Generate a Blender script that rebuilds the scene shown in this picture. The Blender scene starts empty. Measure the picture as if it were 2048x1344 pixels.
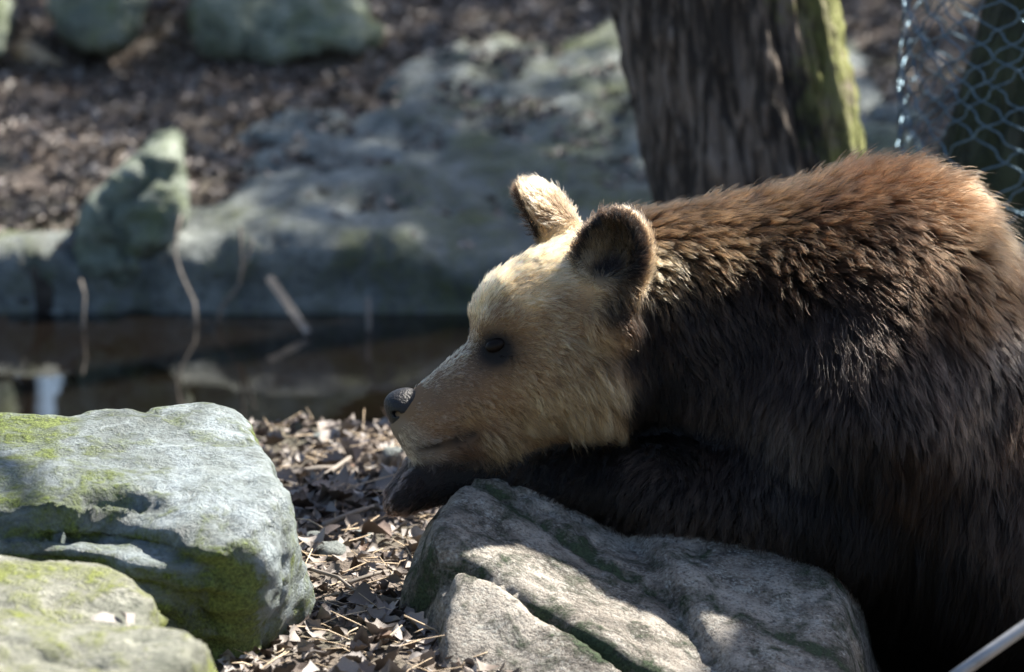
import bpy, math, random
import numpy as np
from mathutils import Vector, Matrix, kdtree

R = math.radians
random.seed(7)
rng = np.random.default_rng(7)
sc = bpy.context.scene
col = sc.collection

# ------------------------------------------------------------------ camera
PITCH = R(11.0)
FPX = 9600.0                       # focal length in photograph pixels (2048 wide)
D0 = 8.0                           # distance of the bear's head
CAM = np.array([0.0, 0.0, 1.96])
RT = np.array([1.0, 0.0, 0.0])
UP = np.array([0.0, math.sin(PITCH), math.cos(PITCH)])
FW = np.array([0.0, math.cos(PITCH), -math.sin(PITCH)])
cd = bpy.data.cameras.new('camera')
cam = bpy.data.objects.new('camera', cd)
col.objects.link(cam)
cam.location = CAM
cam.rotation_euler = (math.pi / 2 - PITCH, 0, 0)
cd.sensor_width = 36.0
cd.lens = FPX * 36.0 / 2048.0
cd.clip_start = 0.1
cd.clip_end = 1000
cd.dof.use_dof = True
cd.dof.focus_distance = 7.95
cd.dof.aperture_fstop = 3.3
cd.dof.aperture_blades = 0
sc.camera = cam

# ------------------------------------------------------------------ world, sun
SUN_EL, SUN_AZ = R(48), R(40)      # azimuth: behind the scene, turned right from +y
S = np.array([math.cos(SUN_EL) * math.cos(SUN_AZ), math.cos(SUN_EL) * math.sin(SUN_AZ), math.sin(SUN_EL)])
w = bpy.data.worlds.new('World')
sc.world = w
w.use_nodes = True
nt = w.node_tree
bg = nt.nodes['Background']
sky = nt.nodes.new('ShaderNodeTexSky')
sky.sky_type = 'NISHITA'
sky.sun_disc = False
sky.sun_elevation = SUN_EL
sky.sun_rotation = math.atan2(S[0], S[1])
sky.dust_density = 1.5
sky.ozone_density = 1.5
nt.links.new(sky.outputs[0], bg.inputs[0])
bg.inputs[1].default_value = 0.06
ld = bpy.data.lights.new('sun', 'SUN')
ld.energy = 5.0
ld.angle = R(0.53)
ld.color = (1.0, 0.93, 0.82)
sun = bpy.data.objects.new('sun', ld)
col.objects.link(sun)
sun.rotation_euler = Vector(-S).to_track_quat('-Z', 'Y').to_euler()
sun.location = S * 40
sc.view_settings.view_transform = 'Standard'
sc.view_settings.look = 'None'
sc.view_settings.gamma = 1.0
sc.view_settings.exposure = 1.85
sc.view_settings.use_curve_mapping = False
sc.render.engine = 'CYCLES'
sc.cycles.use_denoising = True
sc.cycles.max_bounces = 10
sc.cycles.transparent_max_bounces = 8
sc.cycles.transmission_bounces = 8
sc.cycles.sample_clamp_indirect = 6.0
sc.cycles_curves.shape = 'RIBBONS'
sc.cycles_curves.subdivisions = 2


def PT(u, v, d):
    """photograph pixel and distance along the view axis -> world point"""
    return CAM + FW * d + RT * ((u - 1024) / FPX * d) + UP * ((672 - v) / FPX * d)


def on_z(u, v, z):
    dr = FW + RT * ((u - 1024) / FPX) + UP * ((672 - v) / FPX)
    return CAM + dr * ((z - CAM[2]) / dr[2])


# ------------------------------------------------------------------ noise, fields, meshing
def _h(ix, iy, iz, seed):
    n = (ix.astype(np.int64) * 374761393 + iy.astype(np.int64) * 668265263 + iz.astype(np.int64) * 2147483647 + seed * 1274126177) & 0xffffffff
    n = ((n ^ (n >> 13)) * 1274126177) & 0xffffffff
    n = ((n ^ (n >> 16)) * 2246822519) & 0xffffffff
    return ((n ^ (n >> 15)) & 0xffffff) / float(0xffffff)


def vnoise(p, seed=0):
    """value noise in -1..1 for points (..., 3)"""
    i = np.floor(p)
    f = p - i
    f = f * f * f * (f * (f * 6 - 15) + 10)
    ix, iy, iz = i[..., 0], i[..., 1], i[..., 2]
    fx, fy, fz = f[..., 0], f[..., 1], f[..., 2]
    r = 0
    for a in (0, 1):
        wa = fx if a else 1 - fx
        for b in (0, 1):
            wb = fy if b else 1 - fy
            for c in (0, 1):
                wc = fz if c else 1 - fz
                r = r + _h(ix + a, iy + b, iz + c, seed) * wa * wb * wc
    return r * 2 - 1


def fbm(p, octv=4, seed=0, gain=.5):
    r, a, t = 0, 1.0, 0.0
    for o in range(octv):
        r = r + vnoise(p * (2.03 ** o) + o * 17.3, seed + o) * a
        t += a
        a *= gain
    return r / t


def smin(a, b, k):
    h = np.clip(.5 + .5 * (b - a) / k, 0, 1)
    return b * (1 - h) + a * h - k * h * (1 - h)


def smax(a, b, k):
    return -smin(-a, -b, k)


def sd_cone(p, a, b, ra, rb):
    """round cone from a to b"""
    a = np.asarray(a, float); b = np.asarray(b, float)
    ab = b - a
    t = np.clip(((p - a) @ ab) / (ab @ ab), 0, 1)
    return np.linalg.norm(p - a - t[..., None] * ab, axis=-1) - (ra + (rb - ra) * t)


def sd_ell(p, c, r, M=None):
    q = p - np.asarray(c, float)
    if M is not None:
        q = q @ np.asarray(M).T          # rows of M are the ellipsoid's axes
    r = np.asarray(r, float)
    k0 = np.linalg.norm(q / r, axis=-1)
    k1 = np.linalg.norm(q / (r * r), axis=-1)
    return k0 * (k0 - 1.0) / np.maximum(k1, 1e-9)


def surface_nets(f, org, h):
    s = f < 0
    n = np.array(f.shape)
    cn = tuple(n - 1)
    acc = np.zeros(cn + (3,)); cnt = np.zeros(cn)
    offs = [(0, 0, 0), (1, 0, 0), (0, 1, 0), (1, 1, 0), (0, 0, 1), (1, 0, 1), (0, 1, 1), (1, 1, 1)]
    sl = lambda A, o: A[o[0]:o[0] + cn[0], o[1]:o[1] + cn[1], o[2]:o[2] + cn[2]]
    for i in range(8):
        for j in range(i + 1, 8):
            oi, oj = np.array(offs[i]), np.array(offs[j])
            if np.abs(oi - oj).sum() != 1:
                continue
            fi, fj = sl(f, oi), sl(f, oj)
            m = sl(s, oi) != sl(s, oj)
            t = fi[m] / (fi[m] - fj[m])
            acc[m] += oi + t[:, None] * (oj - oi)
            cnt[m] += 1
    act = cnt > 0
    idx = -np.ones(cn, np.int64)
    idx[act] = np.arange(act.sum())
    cells = np.argwhere(act)
    V = (cells + acc[act] / cnt[act][:, None]) * h + org
    Q = []
    for ax in range(3):
        o1, o2 = [(1, 2), (2, 0), (0, 1)][ax]
        a = [slice(1, n[k] - 1) for k in range(3)]; a[ax] = slice(0, n[ax] - 1)
        b = list(a); b[ax] = slice(1, n[ax])
        sa, sb = s[tuple(a)], s[tuple(b)]
        e = np.argwhere(sa != sb)
        if not len(e):
            continue
        flip = sb[tuple(e.T)]
        base = e.copy()
        for k in range(3):
            if k != ax:
                base[:, k] += 1
        def g(d1, d2):
            c = base.copy(); c[:, o1] -= d1; c[:, o2] -= d2
            return idx[c[:, 0], c[:, 1], c[:, 2]]
        q = np.stack([g(1, 1), g(0, 1), g(0, 0), g(1, 0)], 1)
        q[flip] = q[flip][:, ::-1]
        Q.append(q)
    Q = np.concatenate(Q)
    Q = Q[(Q >= 0).all(1)]
    return V, Q


def grid_pts(lo, hi, h):
    lo = np.asarray(lo, float); hi = np.asarray(hi, float)
    ax = [np.arange(lo[k], hi[k] + h, h) for k in range(3)]
    return np.stack(np.meshgrid(*ax, indexing='ij'), -1), lo


def vnormals(V, Q):
    fn = np.cross(V[Q[:, 2]] - V[Q[:, 0]], V[Q[:, 3 if Q.shape[1] > 3 else 1]] - V[Q[:, 1 if Q.shape[1] > 3 else 0]])
    N = np.zeros_like(V)
    for k in range(Q.shape[1]):
        np.add.at(N, Q[:, k], fn)
    return N / np.maximum(np.linalg.norm(N, axis=1), 1e-12)[:, None]


def relax(V, Q, it=2, lam=.5):
    for _ in range(it):
        A = np.zeros_like(V); c = np.zeros(len(V))
        for k in range(4):
            np.add.at(A, Q[:, k], V[Q[:, (k + 1) % 4]] + V[Q[:, (k + 3) % 4]])
            np.add.at(c, Q[:, k], 2)
        V = V + lam * (A / np.maximum(c, 1)[:, None] - V)
    return V


def mesh_np(name, V, F, mat=None, smooth=True, attrs=None):
    """F: (n,k) index array, one size of polygon"""
    me = bpy.data.meshes.new(name)
    F = np.asarray(F, np.int32)
    me.vertices.add(len(V))
    me.vertices.foreach_set('co', np.asarray(V, np.float32).ravel())
    me.loops.add(F.size)
    me.loops.foreach_set('vertex_index', F.ravel())
    me.polygons.add(len(F))
    k = F.shape[1]
    me.polygons.foreach_set('loop_start', np.arange(len(F), dtype=np.int32) * k)
    me.polygons.foreach_set('use_smooth', np.full(len(F), smooth, bool))
    if attrs:
        for an, arr in attrs.items():
            arr = np.asarray(arr, np.float32)
            if arr.ndim == 1:
                at = me.attributes.new(an, 'FLOAT', 'POINT'); at.data.foreach_set('value', arr)
            else:
                at = me.attributes.new(an, 'FLOAT_COLOR', 'POINT')
                at.data.foreach_set('color', np.concatenate([arr, np.ones((len(arr), 1))], 1).astype(np.float32).ravel())
    me.update(calc_edges=True)
    me.validate()
    if mat:
        me.materials.append(mat)
    return me


def add(name, me, parent=None):
    o = bpy.data.objects.new(name, me)
    col.objects.link(o)
    if parent:
        o.parent = parent
    return o


def tag(o, label=None, cat=None, group=None, kind=None):
    if label: o['label'] = label
    if cat: o['category'] = cat
    if group: o['group'] = group
    if kind: o['kind'] = kind
    return o


def empty(name, loc):
    o = bpy.data.objects.new(name, None)
    col.objects.link(o)
    o.location = loc
    return o


def centred(V):
    """origin at the base of the thing"""
    c = (V.min(0) + V.max(0)) / 2
    c[2] = V[:, 2].min()
    return V - c, c


def tube(pts, rad, seg=8, cap=True):
    """tapered tube along points -> V, quads"""
    P = np.asarray(pts, float); n = len(P)
    rad = np.broadcast_to(np.asarray(rad, float), (n,))
    T = np.gradient(P, axis=0); T /= np.linalg.norm(T, axis=1)[:, None]
    ref = np.array([0.31, 0.23, 0.92]) if abs(T[0] @ [0.31, .23, .92]) < .9 else np.array([1., 0, 0])
    V = []; x = np.cross(T[0], ref); x /= np.linalg.norm(x)
    for i in range(n):
        x = x - T[i] * (x @ T[i]); x /= np.linalg.norm(x)
        y = np.cross(T[i], x)
        for k in range(seg):
            a = 2 * math.pi * k / seg
            V.append(P[i] + rad[i] * (x * math.cos(a) + y * math.sin(a)))
    F = [(i * seg + k, i * seg + (k + 1) % seg, (i + 1) * seg + (k + 1) % seg, (i + 1) * seg + k) for i in range(n - 1) for k in range(seg)]
    if cap:
        V += [P[0] - T[0] * rad[0] * .4, P[-1] + T[-1] * rad[-1] * .4]
        b, t = len(V) - 2, len(V) - 1
        for k in range(0, seg, 2):
            F.append((b, (k + 2) % seg, (k + 1) % seg, k))
            e = (n - 1) * seg
            F.append((t, e + k, e + (k + 1) % seg, e + (k + 2) % seg))
    return np.array(V), np.array(F)


def merge(parts):
    Vs, Fs, o = [], [], 0
    for V, F in parts:
        Vs.append(V); Fs.append(F + o); o += len(V)
    return np.concatenate(Vs), np.concatenate(Fs)


# ------------------------------------------------------------------ materials
class NB:
    """small node builder"""
    def __init__(s, name):
        s.m = bpy.data.materials.new(name); s.m.use_nodes = True
        s.t = s.m.node_tree; s.b = s.t.nodes['Principled BSDF']
        s.tc = None
    def n(s, typ, **kw):
        nd = s.t.nodes.new(typ)
        for k, v in kw.items():
            setattr(nd, k, v)
        return nd
    def link(s, a, b): s.t.links.new(a, b)
    def co(s, scale=(1, 1, 1), rot=(0, 0, 0), src='Object'):
        if s.tc is None: s.tc = s.n('ShaderNodeTexCoord')
        mp = s.n('ShaderNodeMapping'); mp.inputs['Scale'].default_value = scale; mp.inputs['Rotation'].default_value = rot
        s.link(s.tc.outputs[src], mp.inputs[0]); return mp.outputs[0]
    def noise(s, co, scale, detail=4, rough=.55, dist=0.0):
        nd = s.n('ShaderNodeTexNoise'); nd.inputs['Scale'].default_value = scale
        nd.inputs['Detail'].default_value = detail; nd.inputs['Roughness'].default_value = rough
        nd.inputs['Distortion'].default_value = dist
        s.link(co, nd.inputs['Vector']); return nd.outputs[0]
    def ramp(s, fac, stops, interp='LINEAR'):
        nd = s.n('ShaderNodeValToRGB'); e = nd.color_ramp.elements; nd.color_ramp.interpolation = interp
        while len(e) < len(stops): e.new(.5)
        for el, (p, c) in zip(e, stops):
            el.position = p; el.color = (c, c, c, 1) if isinstance(c, (int, float)) else (*c, 1)
        s.link(fac, nd.inputs[0]); return nd.outputs[0]
    def mix(s, fac, a, b, blend='MIX'):
        nd = s.n('ShaderNodeMix', data_type='RGBA', blend_type=blend)
        for sock, val in ((nd.inputs[0], fac), (nd.inputs[6], a), (nd.inputs[7], b)):
            if hasattr(val, 'links'): s.link(val, sock)
            elif isinstance(val, (int, float)): sock.default_value = val
            else: sock.default_value = (*val, 1)
        return nd.outputs[2]
    def math(s, op, a, b=0.0):
        nd = s.n('ShaderNodeMath', operation=op)
        for sock, val in ((nd.inputs[0], a), (nd.inputs[1], b)):
            if hasattr(val, 'links'): s.link(val, sock)
            else: sock.default_value = val
        return nd.outputs[0]
    def attr(s, name, out='Fac'):
        nd = s.n('ShaderNodeAttribute'); nd.attribute_name = name
        return nd.outputs[out]
    def bump(s, h, strength=.5, dist=.01, prev=None):
        nd = s.n('ShaderNodeBump'); nd.inputs['Strength'].default_value = strength; nd.inputs['Distance'].default_value = dist
        s.link(h, nd.inputs['Height'])
        if prev is not None: s.link(prev, nd.inputs['Normal'])
        s.link(nd.outputs[0], s.b.inputs['Normal']); return nd.outputs[0]
    def out(s, colr=None, rough=None, **kw):
        for key, val in (('Base Color', colr), ('Roughness', rough), *kw.items()):
            if val is None: continue
            sock = s.b.inputs[key]
            if hasattr(val, 'links'): s.link(val, sock)
            elif isinstance(val, (int, float)): sock.default_value = val
            else: sock.default_value = (*val, 1)
        return s.m


def rock_mat(name, base, dark, light, moss, moss_lo, moss_hi, speck=0.0, rough=.75, mscale=6.0, lichen=None, blotch=.6):
    b = NB(name); co = b.co()
    n1 = b.noise(co, 7, 8, .68, .5); n2 = b.noise(co, 38, 7, .7, .2); n3 = b.noise(co, 190, 4, .65); n4 = b.noise(co, 17, 6, .7, .8)
    c = b.ramp(n1, [(.36, dark), (.48, base), (.60, light)])
    c = b.mix(b.math('MULTIPLY', b.ramp(n2, [(.38, 1.0), (.48, 0.0)]), blotch), c, tuple(x * .55 for x in dark))
    c = b.mix(b.math('MULTIPLY', b.ramp(n4, [(.55, 0.0), (.66, 1.0)]), .5), c, lichen or light)
    if speck:
        f3 = b.math('MULTIPLY', b.ramp(n3, [(.50, 0.0), (.64, 1.0)]), b.ramp(n4, [(.38, 0.1), (.60, 1.0)]))
        c = b.mix(b.math('MULTIPLY', f3, speck), c, lichen or (.62, .62, .56))
        c = b.mix(b.math('MULTIPLY', b.ramp(n3, [(.34, 1.0), (.44, 0.0)]), speck * .8), c, tuple(x * .4 for x in dark))
    mz = b.noise(co, mscale, 8, .7, .6)
    mz = b.math('ADD', mz, b.math('MULTIPLY', b.attr('moss'), .30))
    mz = b.math('ADD', mz, b.math('MULTIPLY', b.math('SUBTRACT', n2, .5), .55))
    mf = b.ramp(mz, [(moss_lo, 0.0), (moss_hi, 1.0)])
    mc = b.mix(b.ramp(n3, [(.35, 0.0), (.65, 1.0)]), tuple(x * .45 for x in moss), tuple(min(1, x * 1.4) for x in moss))
    c = b.mix(mf, c, mc)
    rg = b.n('ShaderNodeTexNoise', noise_type='RIDGED_MULTIFRACTAL'); rg.inputs['Scale'].default_value = 9; rg.inputs['Detail'].default_value = 7; rg.inputs['Distortion'].default_value = .5
    b.link(b.co((1, 1.2, 2.2)), rg.inputs['Vector'])
    hgt = b.math('ADD', b.math('MULTIPLY', n2, .6), b.math('MULTIPLY', n3, .22))
    hgt = b.math('ADD', hgt, b.math('MULTIPLY', rg.outputs[0], .55))
    hgt = b.math('ADD', hgt, b.math('MULTIPLY', mf, .25))
    b.bump(hgt, 1.0, .024)
    b.out(c, b.mix(mf, (rough,) * 3, (.95,) * 3))
    b.b.inputs['Specular IOR Level'].default_value = .4
    return b.m


M = {}
M['boulder'] = rock_mat('blue_grey_mossy_stone', (.17, .205, .205), (.08, .10, .095), (.26, .31, .33), (.12, .155, .042), .53, .74, .0, .5, 8, (.33, .38, .39), .5)
M['slab'] = rock_mat('pale_mossy_stone', (.23, .235, .19), (.11, .12, .09), (.33, .33, .28), (.20, .23, .06), .47, .66, .3, .7, 7, (.50, .50, .42), .5)
M['granite'] = rock_mat('speckled_granite', (.215, .190, .160), (.068, .060, .050), (.345, .315, .275), (.04, .06, .03), .53, .68, .9, .75, 11, (.42, .42, .38), .65)
M['bankrock'] = rock_mat('bank_stone', (.18, .205, .20), (.10, .115, .11), (.27, .30, .29), (.15, .175, .075), .50, .75, .0, .8, 4, (.24, .25, .22), .6)
M['greenrock'] = rock_mat('green_stone', (.21, .25, .20), (.085, .105, .085), (.33, .37, .32), (.19, .235, .10), .48, .7, .0, .8, 6, (.30, .35, .28), .6)


def leaf_mat(name, stops):
    b = NB(name); co = b.co()
    oi = b.n('ShaderNodeObjectInfo')
    at = b.attr('tone')
    f = b.math('FRACT', b.math('ADD', oi.outputs['Random'], at))
    c = b.ramp(f, stops)
    n = b.noise(co, 60, 4)
    c = b.mix(b.ramp(n, [(.35, .45), (.65, 0.0)]), c, (.05, .035, .025))
    b.bump(n, .3, .004)
    return b.out(c, .6)


M['leaf'] = leaf_mat('dry_leaf', [(0, (.06, .045, .038)), (.25, (.12, .092, .076)), (.5, (.19, .16, .14)), (.75, (.27, .24, .22)), (.93, (.36, .335, .315)), (1, (.13, .07, .042))])

b = NB('soil'); co = b.co()
n1 = b.noise(co, 3, 6, .6); n2 = b.noise(co, 30, 5, .7); n3 = b.noise(co, 140, 3)
c = b.ramp(n2, [(.3, (.045, .034, .027)), (.5, (.11, .085, .068)), (.7, (.20, .165, .14))])
c = b.mix(b.ramp(n1, [(.45, 0.0), (.7, .6)]), c, (.05, .06, .035))
c = b.mix(b.attr('wet_shade'), c, (.012, .009, .007))
b.bump(b.math('ADD', n2, b.math('MULTIPLY', n3, .4)), .8, .02)
M['soil'] = b.out(c, .9)

b = NB('pond_water'); co = b.co()
b.bump(b.noise(co, 2.2, 3, .5), .05, .02)
M['water'] = b.out((.0045, .0034, .0024), .025, **{'IOR': 1.33, 'Specular IOR Level': .5})


def bark_mat(name, ca, cb, cm, mossx):
    b = NB(name); co = b.co((9, 9, 1.3)); co2 = b.co((1, 1, 1))
    v = b.noise(co, 3.2, 6, .65, .6)
    vor = b.n('ShaderNodeTexVoronoi', feature='DISTANCE_TO_EDGE'); vor.inputs['Scale'].default_value = 1.0
    cv = b.co((17, 17, 3.4)); nz = b.n('ShaderNodeTexNoise'); nz.inputs['Scale'].default_value = 1.3; nz.inputs['Detail'].default_value = 4; b.link(cv, nz.inputs['Vector'])
    va = b.n('ShaderNodeVectorMath', operation='MULTIPLY_ADD'); b.link(nz.outputs['Color'], va.inputs[0]); va.inputs[1].default_value = (1.6, 1.6, 1.6); b.link(cv, va.inputs[2])
    b.link(va.outputs[0], vor.inputs['Vector'])
    pl = b.ramp(vor.outputs['Distance'], [(.02, 0.0), (.22, 1.0)])
    v = b.math('ADD', b.math('MULTIPLY', v, .72), b.math('MULTIPLY', pl, .22))
    c = b.ramp(v, [(.38, tuple(x * .28 for x in ca)), (.49, ca), (.62, cb)])
    n = b.noise(co2, 11, 6, .7)
    mf = b.ramp(b.math('ADD', b.attr('moss'), b.math('MULTIPLY', b.math('SUBTRACT', n, .5), 2.0)), [(.45, 0.0), (.95, mossx)])
    c = b.mix(mf, c, b.mix(v, tuple(x * .5 for x in cm), tuple(x * 1.3 for x in cm)))
    b.bump(b.math('ADD', v, b.math('MULTIPLY', n, .4)), 1.0, .03)
    return b.out(c, .9)


M['bark'] = bark_mat('furrowed_bark', (.105, .083, .066), (.21, .172, .143), (.22, .24, .07), .9)
M['bark2'] = bark_mat('dark_bark', (.022, .022, .017), (.05, .048, .038), (.05, .065, .02), .6)

b = NB('galvanised_wire'); co = b.co(); n = b.noise(co, 60, 3)
M['wire'] = b.out(b.ramp(n, [(.3, (.06, .11, .155)), (.7, (.15, .23, .29))]), .32, Metallic=.75)
b = NB('pale_metal'); co = b.co(); n = b.noise(co, 30, 4)
M['rod'] = b.out(b.ramp(n, [(.3, (.22, .225, .235)), (.7, (.34, .345, .355))]), .45, Metallic=.5)
b = NB('dead_wood'); co = b.co((6, 6, 30)); n = b.noise(co, 4, 5)
b.bump(n, .4, .004)
M['wood'] = b.out(b.ramp(n, [(.3, (.11, .095, .08)), (.7, (.27, .24, .21))]), .85)
b = NB('pale_wood'); co = b.co((6, 6, 6)); n = b.noise(co, 4, 5)
b.bump(n, .4, .004)
M['palewood'] = b.out(b.ramp(n, [(.3, (.38, .29, .19)), (.7, (.60, .48, .34))]), .85)
b = NB('crown_leaf'); co = b.co(); n = b.noise(co, 3, 4)
M['crown'] = b.out(b.ramp(n, [(.3, (.03, .045, .018)), (.7, (.07, .09, .035))]), .7)
b = NB('nose_skin'); co = b.co(); n = b.noise(co, 260, 3)
b.bump(n, .7, .004)
M['nose'] = b.out((.007, .007, .009), .48, **{'Specular IOR Level': .35})
b = NB('eye'); M['eye'] = b.out((.006, .004, .003), .42, **{'Specular IOR Level': .12})

b = NB('bear_skin'); M['skin'] = b.out(b.attr('coat', 'Color'), .95)
b = NB('bear_fur')
hb = b.n('ShaderNodeBsdfHairPrincipled'); hb.model = 'CHIANG'; hb.parametrization = 'COLOR'
hi = b.n('ShaderNodeHairInfo')
tipf = b.ramp(hi.outputs['Intercept'], [(0.0, 0.0), (.5, .12), (.78, .55), (1.0, 1.0)])
fc = b.mix(tipf, b.attr('root_tint', 'Color'), b.attr('tip_tint', 'Color'))
b.link(fc, hb.inputs['Color'])
hb.inputs['IOR'].default_value = 1.28
hb.inputs['Roughness'].default_value = .34
hb.inputs['Radial Roughness'].default_value = .45
hb.inputs['Random Roughness'].default_value = .3
b.link(hb.outputs[0], b.t.nodes['Material Output'].inputs['Surface'])
M['fur'] = b.m

# ------------------------------------------------------------------ terrain
WZ = -0.15


def sstep(a, bb, x):
    t = np.clip((x - a) / (bb - a), 0, 1)
    return t * t * (3 - 2 * t)


def height(x, y, noise=True):
    x = np.asarray(x, float); y = np.asarray(y, float)
    p = np.stack([x, y, np.zeros_like(x)], -1)
    wob = fbm(p * 1.3, 3, 5) * .12 if noise else 0
    far = 11.12 + .3 * wob
    near = 9.30 + .5 * wob
    base = 0.0 * x
    # slope of the far bank, flattening out further back
    base = base + sstep(far - .02, far + .16, y) * .12 * 0 + .22 * np.clip(y - 11.25, 0, 2.25) + .085 * np.clip(y - 13.5, 0, 60)
    base = base - .10 * sstep(10.0, 11.2, y) * (1 - sstep(11.2, 12.0, y)) * 0
    inp = sstep(near - .15, near + .12, y) * (1 - sstep(far - .06, far + .08, y)) * (1 - sstep(-.02, .35, x + .3 * wob))
    base = base - .42 * inp
    base = np.where(y > 11.0, base - .03, base)
    hol = np.exp(-(((x - 1.1) / .55) ** 4 + ((y - 8.0) / .55) ** 4))
    base = base - .31 * hol
    base = base - .16 * np.exp(-(((x - .42) / .34) ** 4 + ((y - 7.3) / .32) ** 4))
    if noise:
        base = base + fbm(p * 4, 4, 9) * .03 + fbm(p * .5, 2, 3) * .10 * sstep(11.2, 13, y)
    return base


def axis(lo, hi, step, far, gr=1.25):
    c = list(np.arange(lo, hi + 1e-6, step)); s = step; p = hi; q = lo; L = []
    while p < far[1]:
        s *= gr; p += s; c.append(p)
    s = step
    while q > far[0]:
        s *= gr; q -= s; L.append(q)
    return np.array(L[::-1] + c)


xs = axis(-1.8, 1.8, .025, (-260, 260)); ys = axis(6.9, 14.2, .025, (-200, 420))
X, Y = np.meshgrid(xs, ys, indexing='ij')
Z = height(X, Y)
V = np.stack([X, Y, Z], -1).reshape(-1, 3)
ni, nj = X.shape
I = (np.arange(ni - 1)[:, None] * nj + np.arange(nj - 1)[None, :]).ravel()
F = np.stack([I, I + nj, I + nj + 1, I + 1], 1)
wet_shade = np.exp(-(((V[:, 0] - 1.0) / .5) ** 4 + ((V[:, 1] - 8.0) / .62) ** 4))  # soil darkened in the hollow to stand for shade under the bear
wet_shade = np.maximum(wet_shade, sstep(-.06, -.14, V[:, 2]) * .9 if False else np.clip((-.04 - V[:, 2]) / .1, 0, 1) * .9 * (V[:, 1] > 9))
tag(add('ground', mesh_np('ground', V, F, M['soil'], attrs={'wet_shade': wet_shade})), kind='structure')

xs2 = np.linspace(-7, .6, 40); ys2 = np.linspace(9.0, 11.4, 30)
X, Y = np.meshgrid(xs2, ys2, indexing='ij')
V = np.stack([X, Y, np.full_like(X, WZ)], -1).reshape(-1, 3)
I = (np.arange(39)[:, None] * 30 + np.arange(29)[None, :]).ravel()
tag(add('pond_water', mesh_np('pond_water', V, np.stack([I, I + 30, I + 31, I + 1], 1), M['water'])), kind='structure')


# ------------------------------------------------------------------ rocks
def build_rock(name, fn, lo, hi, h, mat, label, cat='rock', amp=.02, freq=9, seed=1, ridg=0.0, stretch=(1, 1, 1), moss=None, sm=1, amp0=.02, group=None, strata=None, crack=None):
    p, org = grid_pts(lo, hi, h)
    f = fn(p)
    if amp0:
        f = f + amp0 * fbm(p * 5.0, 2, seed + 40)
    V, Q = main_piece(*surface_nets(f, org, h))
    V = relax(V, Q, sm)
    N = vnormals(V, Q)
    q = V * np.array(stretch) * freq
    d = fbm(q, 5, seed, .55)
    if ridg:
        d = d * (1 - ridg) + ridg * (1 - 2 * np.abs(fbm(q * 1.4 + 3.1, 4, seed + 9)))
    d = d * amp
    if strata:
        sd_, per, sa, msk_ = strata
        t = (V @ np.asarray(sd_, float)) / per + .9 * fbm(V * np.array([3., 6., 6.]), 3, seed + 21)
        saw = (t - np.floor(t)); wgt = msk_(V, N) * (.45 + .55 * vnoise(V * 9, seed + 22))
        d = d + sa * (saw ** 2.2 - .4) * wgt + sa * .35 * fbm(V * np.array([30., 45., 60.]), 3, seed + 23) * wgt
    if crack:
        cf, cw, cdp = crack
        cn_ = np.abs(fbm(V * cf, 3, seed + 31)) / cw
        d = d - cdp * np.exp(-cn_ ** 2) * np.clip(.5 + vnoise(V * cf * .7 + 5, seed + 32), 0, 1)
    V = V + N * d[:, None]
    ms = moss(V, N) if moss else np.zeros(len(V))
    V, c = centred(V)
    o = add(name, mesh_np(name, V, Q, mat, attrs={'moss': ms}))
    o.location = c
    return tag(o, label, cat, group)


def main_piece(V, Q):
    """drop crumbs that came loose from the main body"""
    lab = np.arange(len(V))
    while True:
        m = lab[Q].min(1); new = lab.copy()
        for k in range(4): np.minimum.at(new, Q[:, k], m)
        new = new[new]
        if (new == lab).all(): break
        lab = new
    ids, n = np.unique(lab, return_counts=True)
    if len(ids) == 1: return V, Q
    keep = lab == ids[n.argmax()]
    idx = np.cumsum(keep) - 1
    return V[keep], idx[Q[keep[Q[:, 0]]]]


def planes(p, pl, k=.05):
    f = None
    for n, q in pl:
        n = np.asarray(n, float); n = n / np.linalg.norm(n)
        d = (p - np.asarray(q)) @ n
        f = d if f is None else smax(f, d, k)
    return f


# the blue-grey boulder by the water
def f_boulder(p):
    pl = [((0.02, -.13, .99), PT(330, 925, 7.72)),
          ((.35, .9, .25), PT(530, 870, 8.02)),
          ((-.25, .95, .2), PT(200, 835, 8.0)),
          ((.95, .18, .22), PT(535, 930, 7.9)),
          ((.97, -.25, .05), PT(602, 1060, 7.68)),
          ((.90, -.35, -.42), PT(575, 1220, 7.62)),
          ((.80, -.60, .02), PT(478, 1090, 7.47)),
          ((.30, -.90, -.32), PT(440, 1200, 7.5)),
          ((-.06, -.50, .86), PT(230, 960, 7.60)),
          ((-.05, -.95, .1), PT(200, 1110, 7.33)),
          ((-1, 0, 0), (-1.5, 7.6, .1)), ((0, 0, -1), (-.8, 7.6, -.25))]
    f = planes(p, pl, .03)
    # fractured ledges running across the front slope
    t = p[..., 2] * .9 + p[..., 1] * .35 + .04 * vnoise(p * np.array([2.5, 5, 5]), 3)
    led = np.abs(((t / .045) % 1) - .5) * 2
    m = sstep(-.42, -.6, p[..., 0]) if False else np.clip((-.42 - p[..., 0]) / .15, 0, 1)
    m = m * np.clip((.235 - p[..., 2]) / .05, 0, 1)
    f = f + m * .034 * (1 - led) ** 1.3
    cr = np.abs((p - PT(470, 900, 7.8)) @ np.array([.75, .62, .1]))
    f = f + .012 * np.exp(-(cr / .008) ** 2) * (p[..., 1] > 7.72)
    return f


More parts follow.
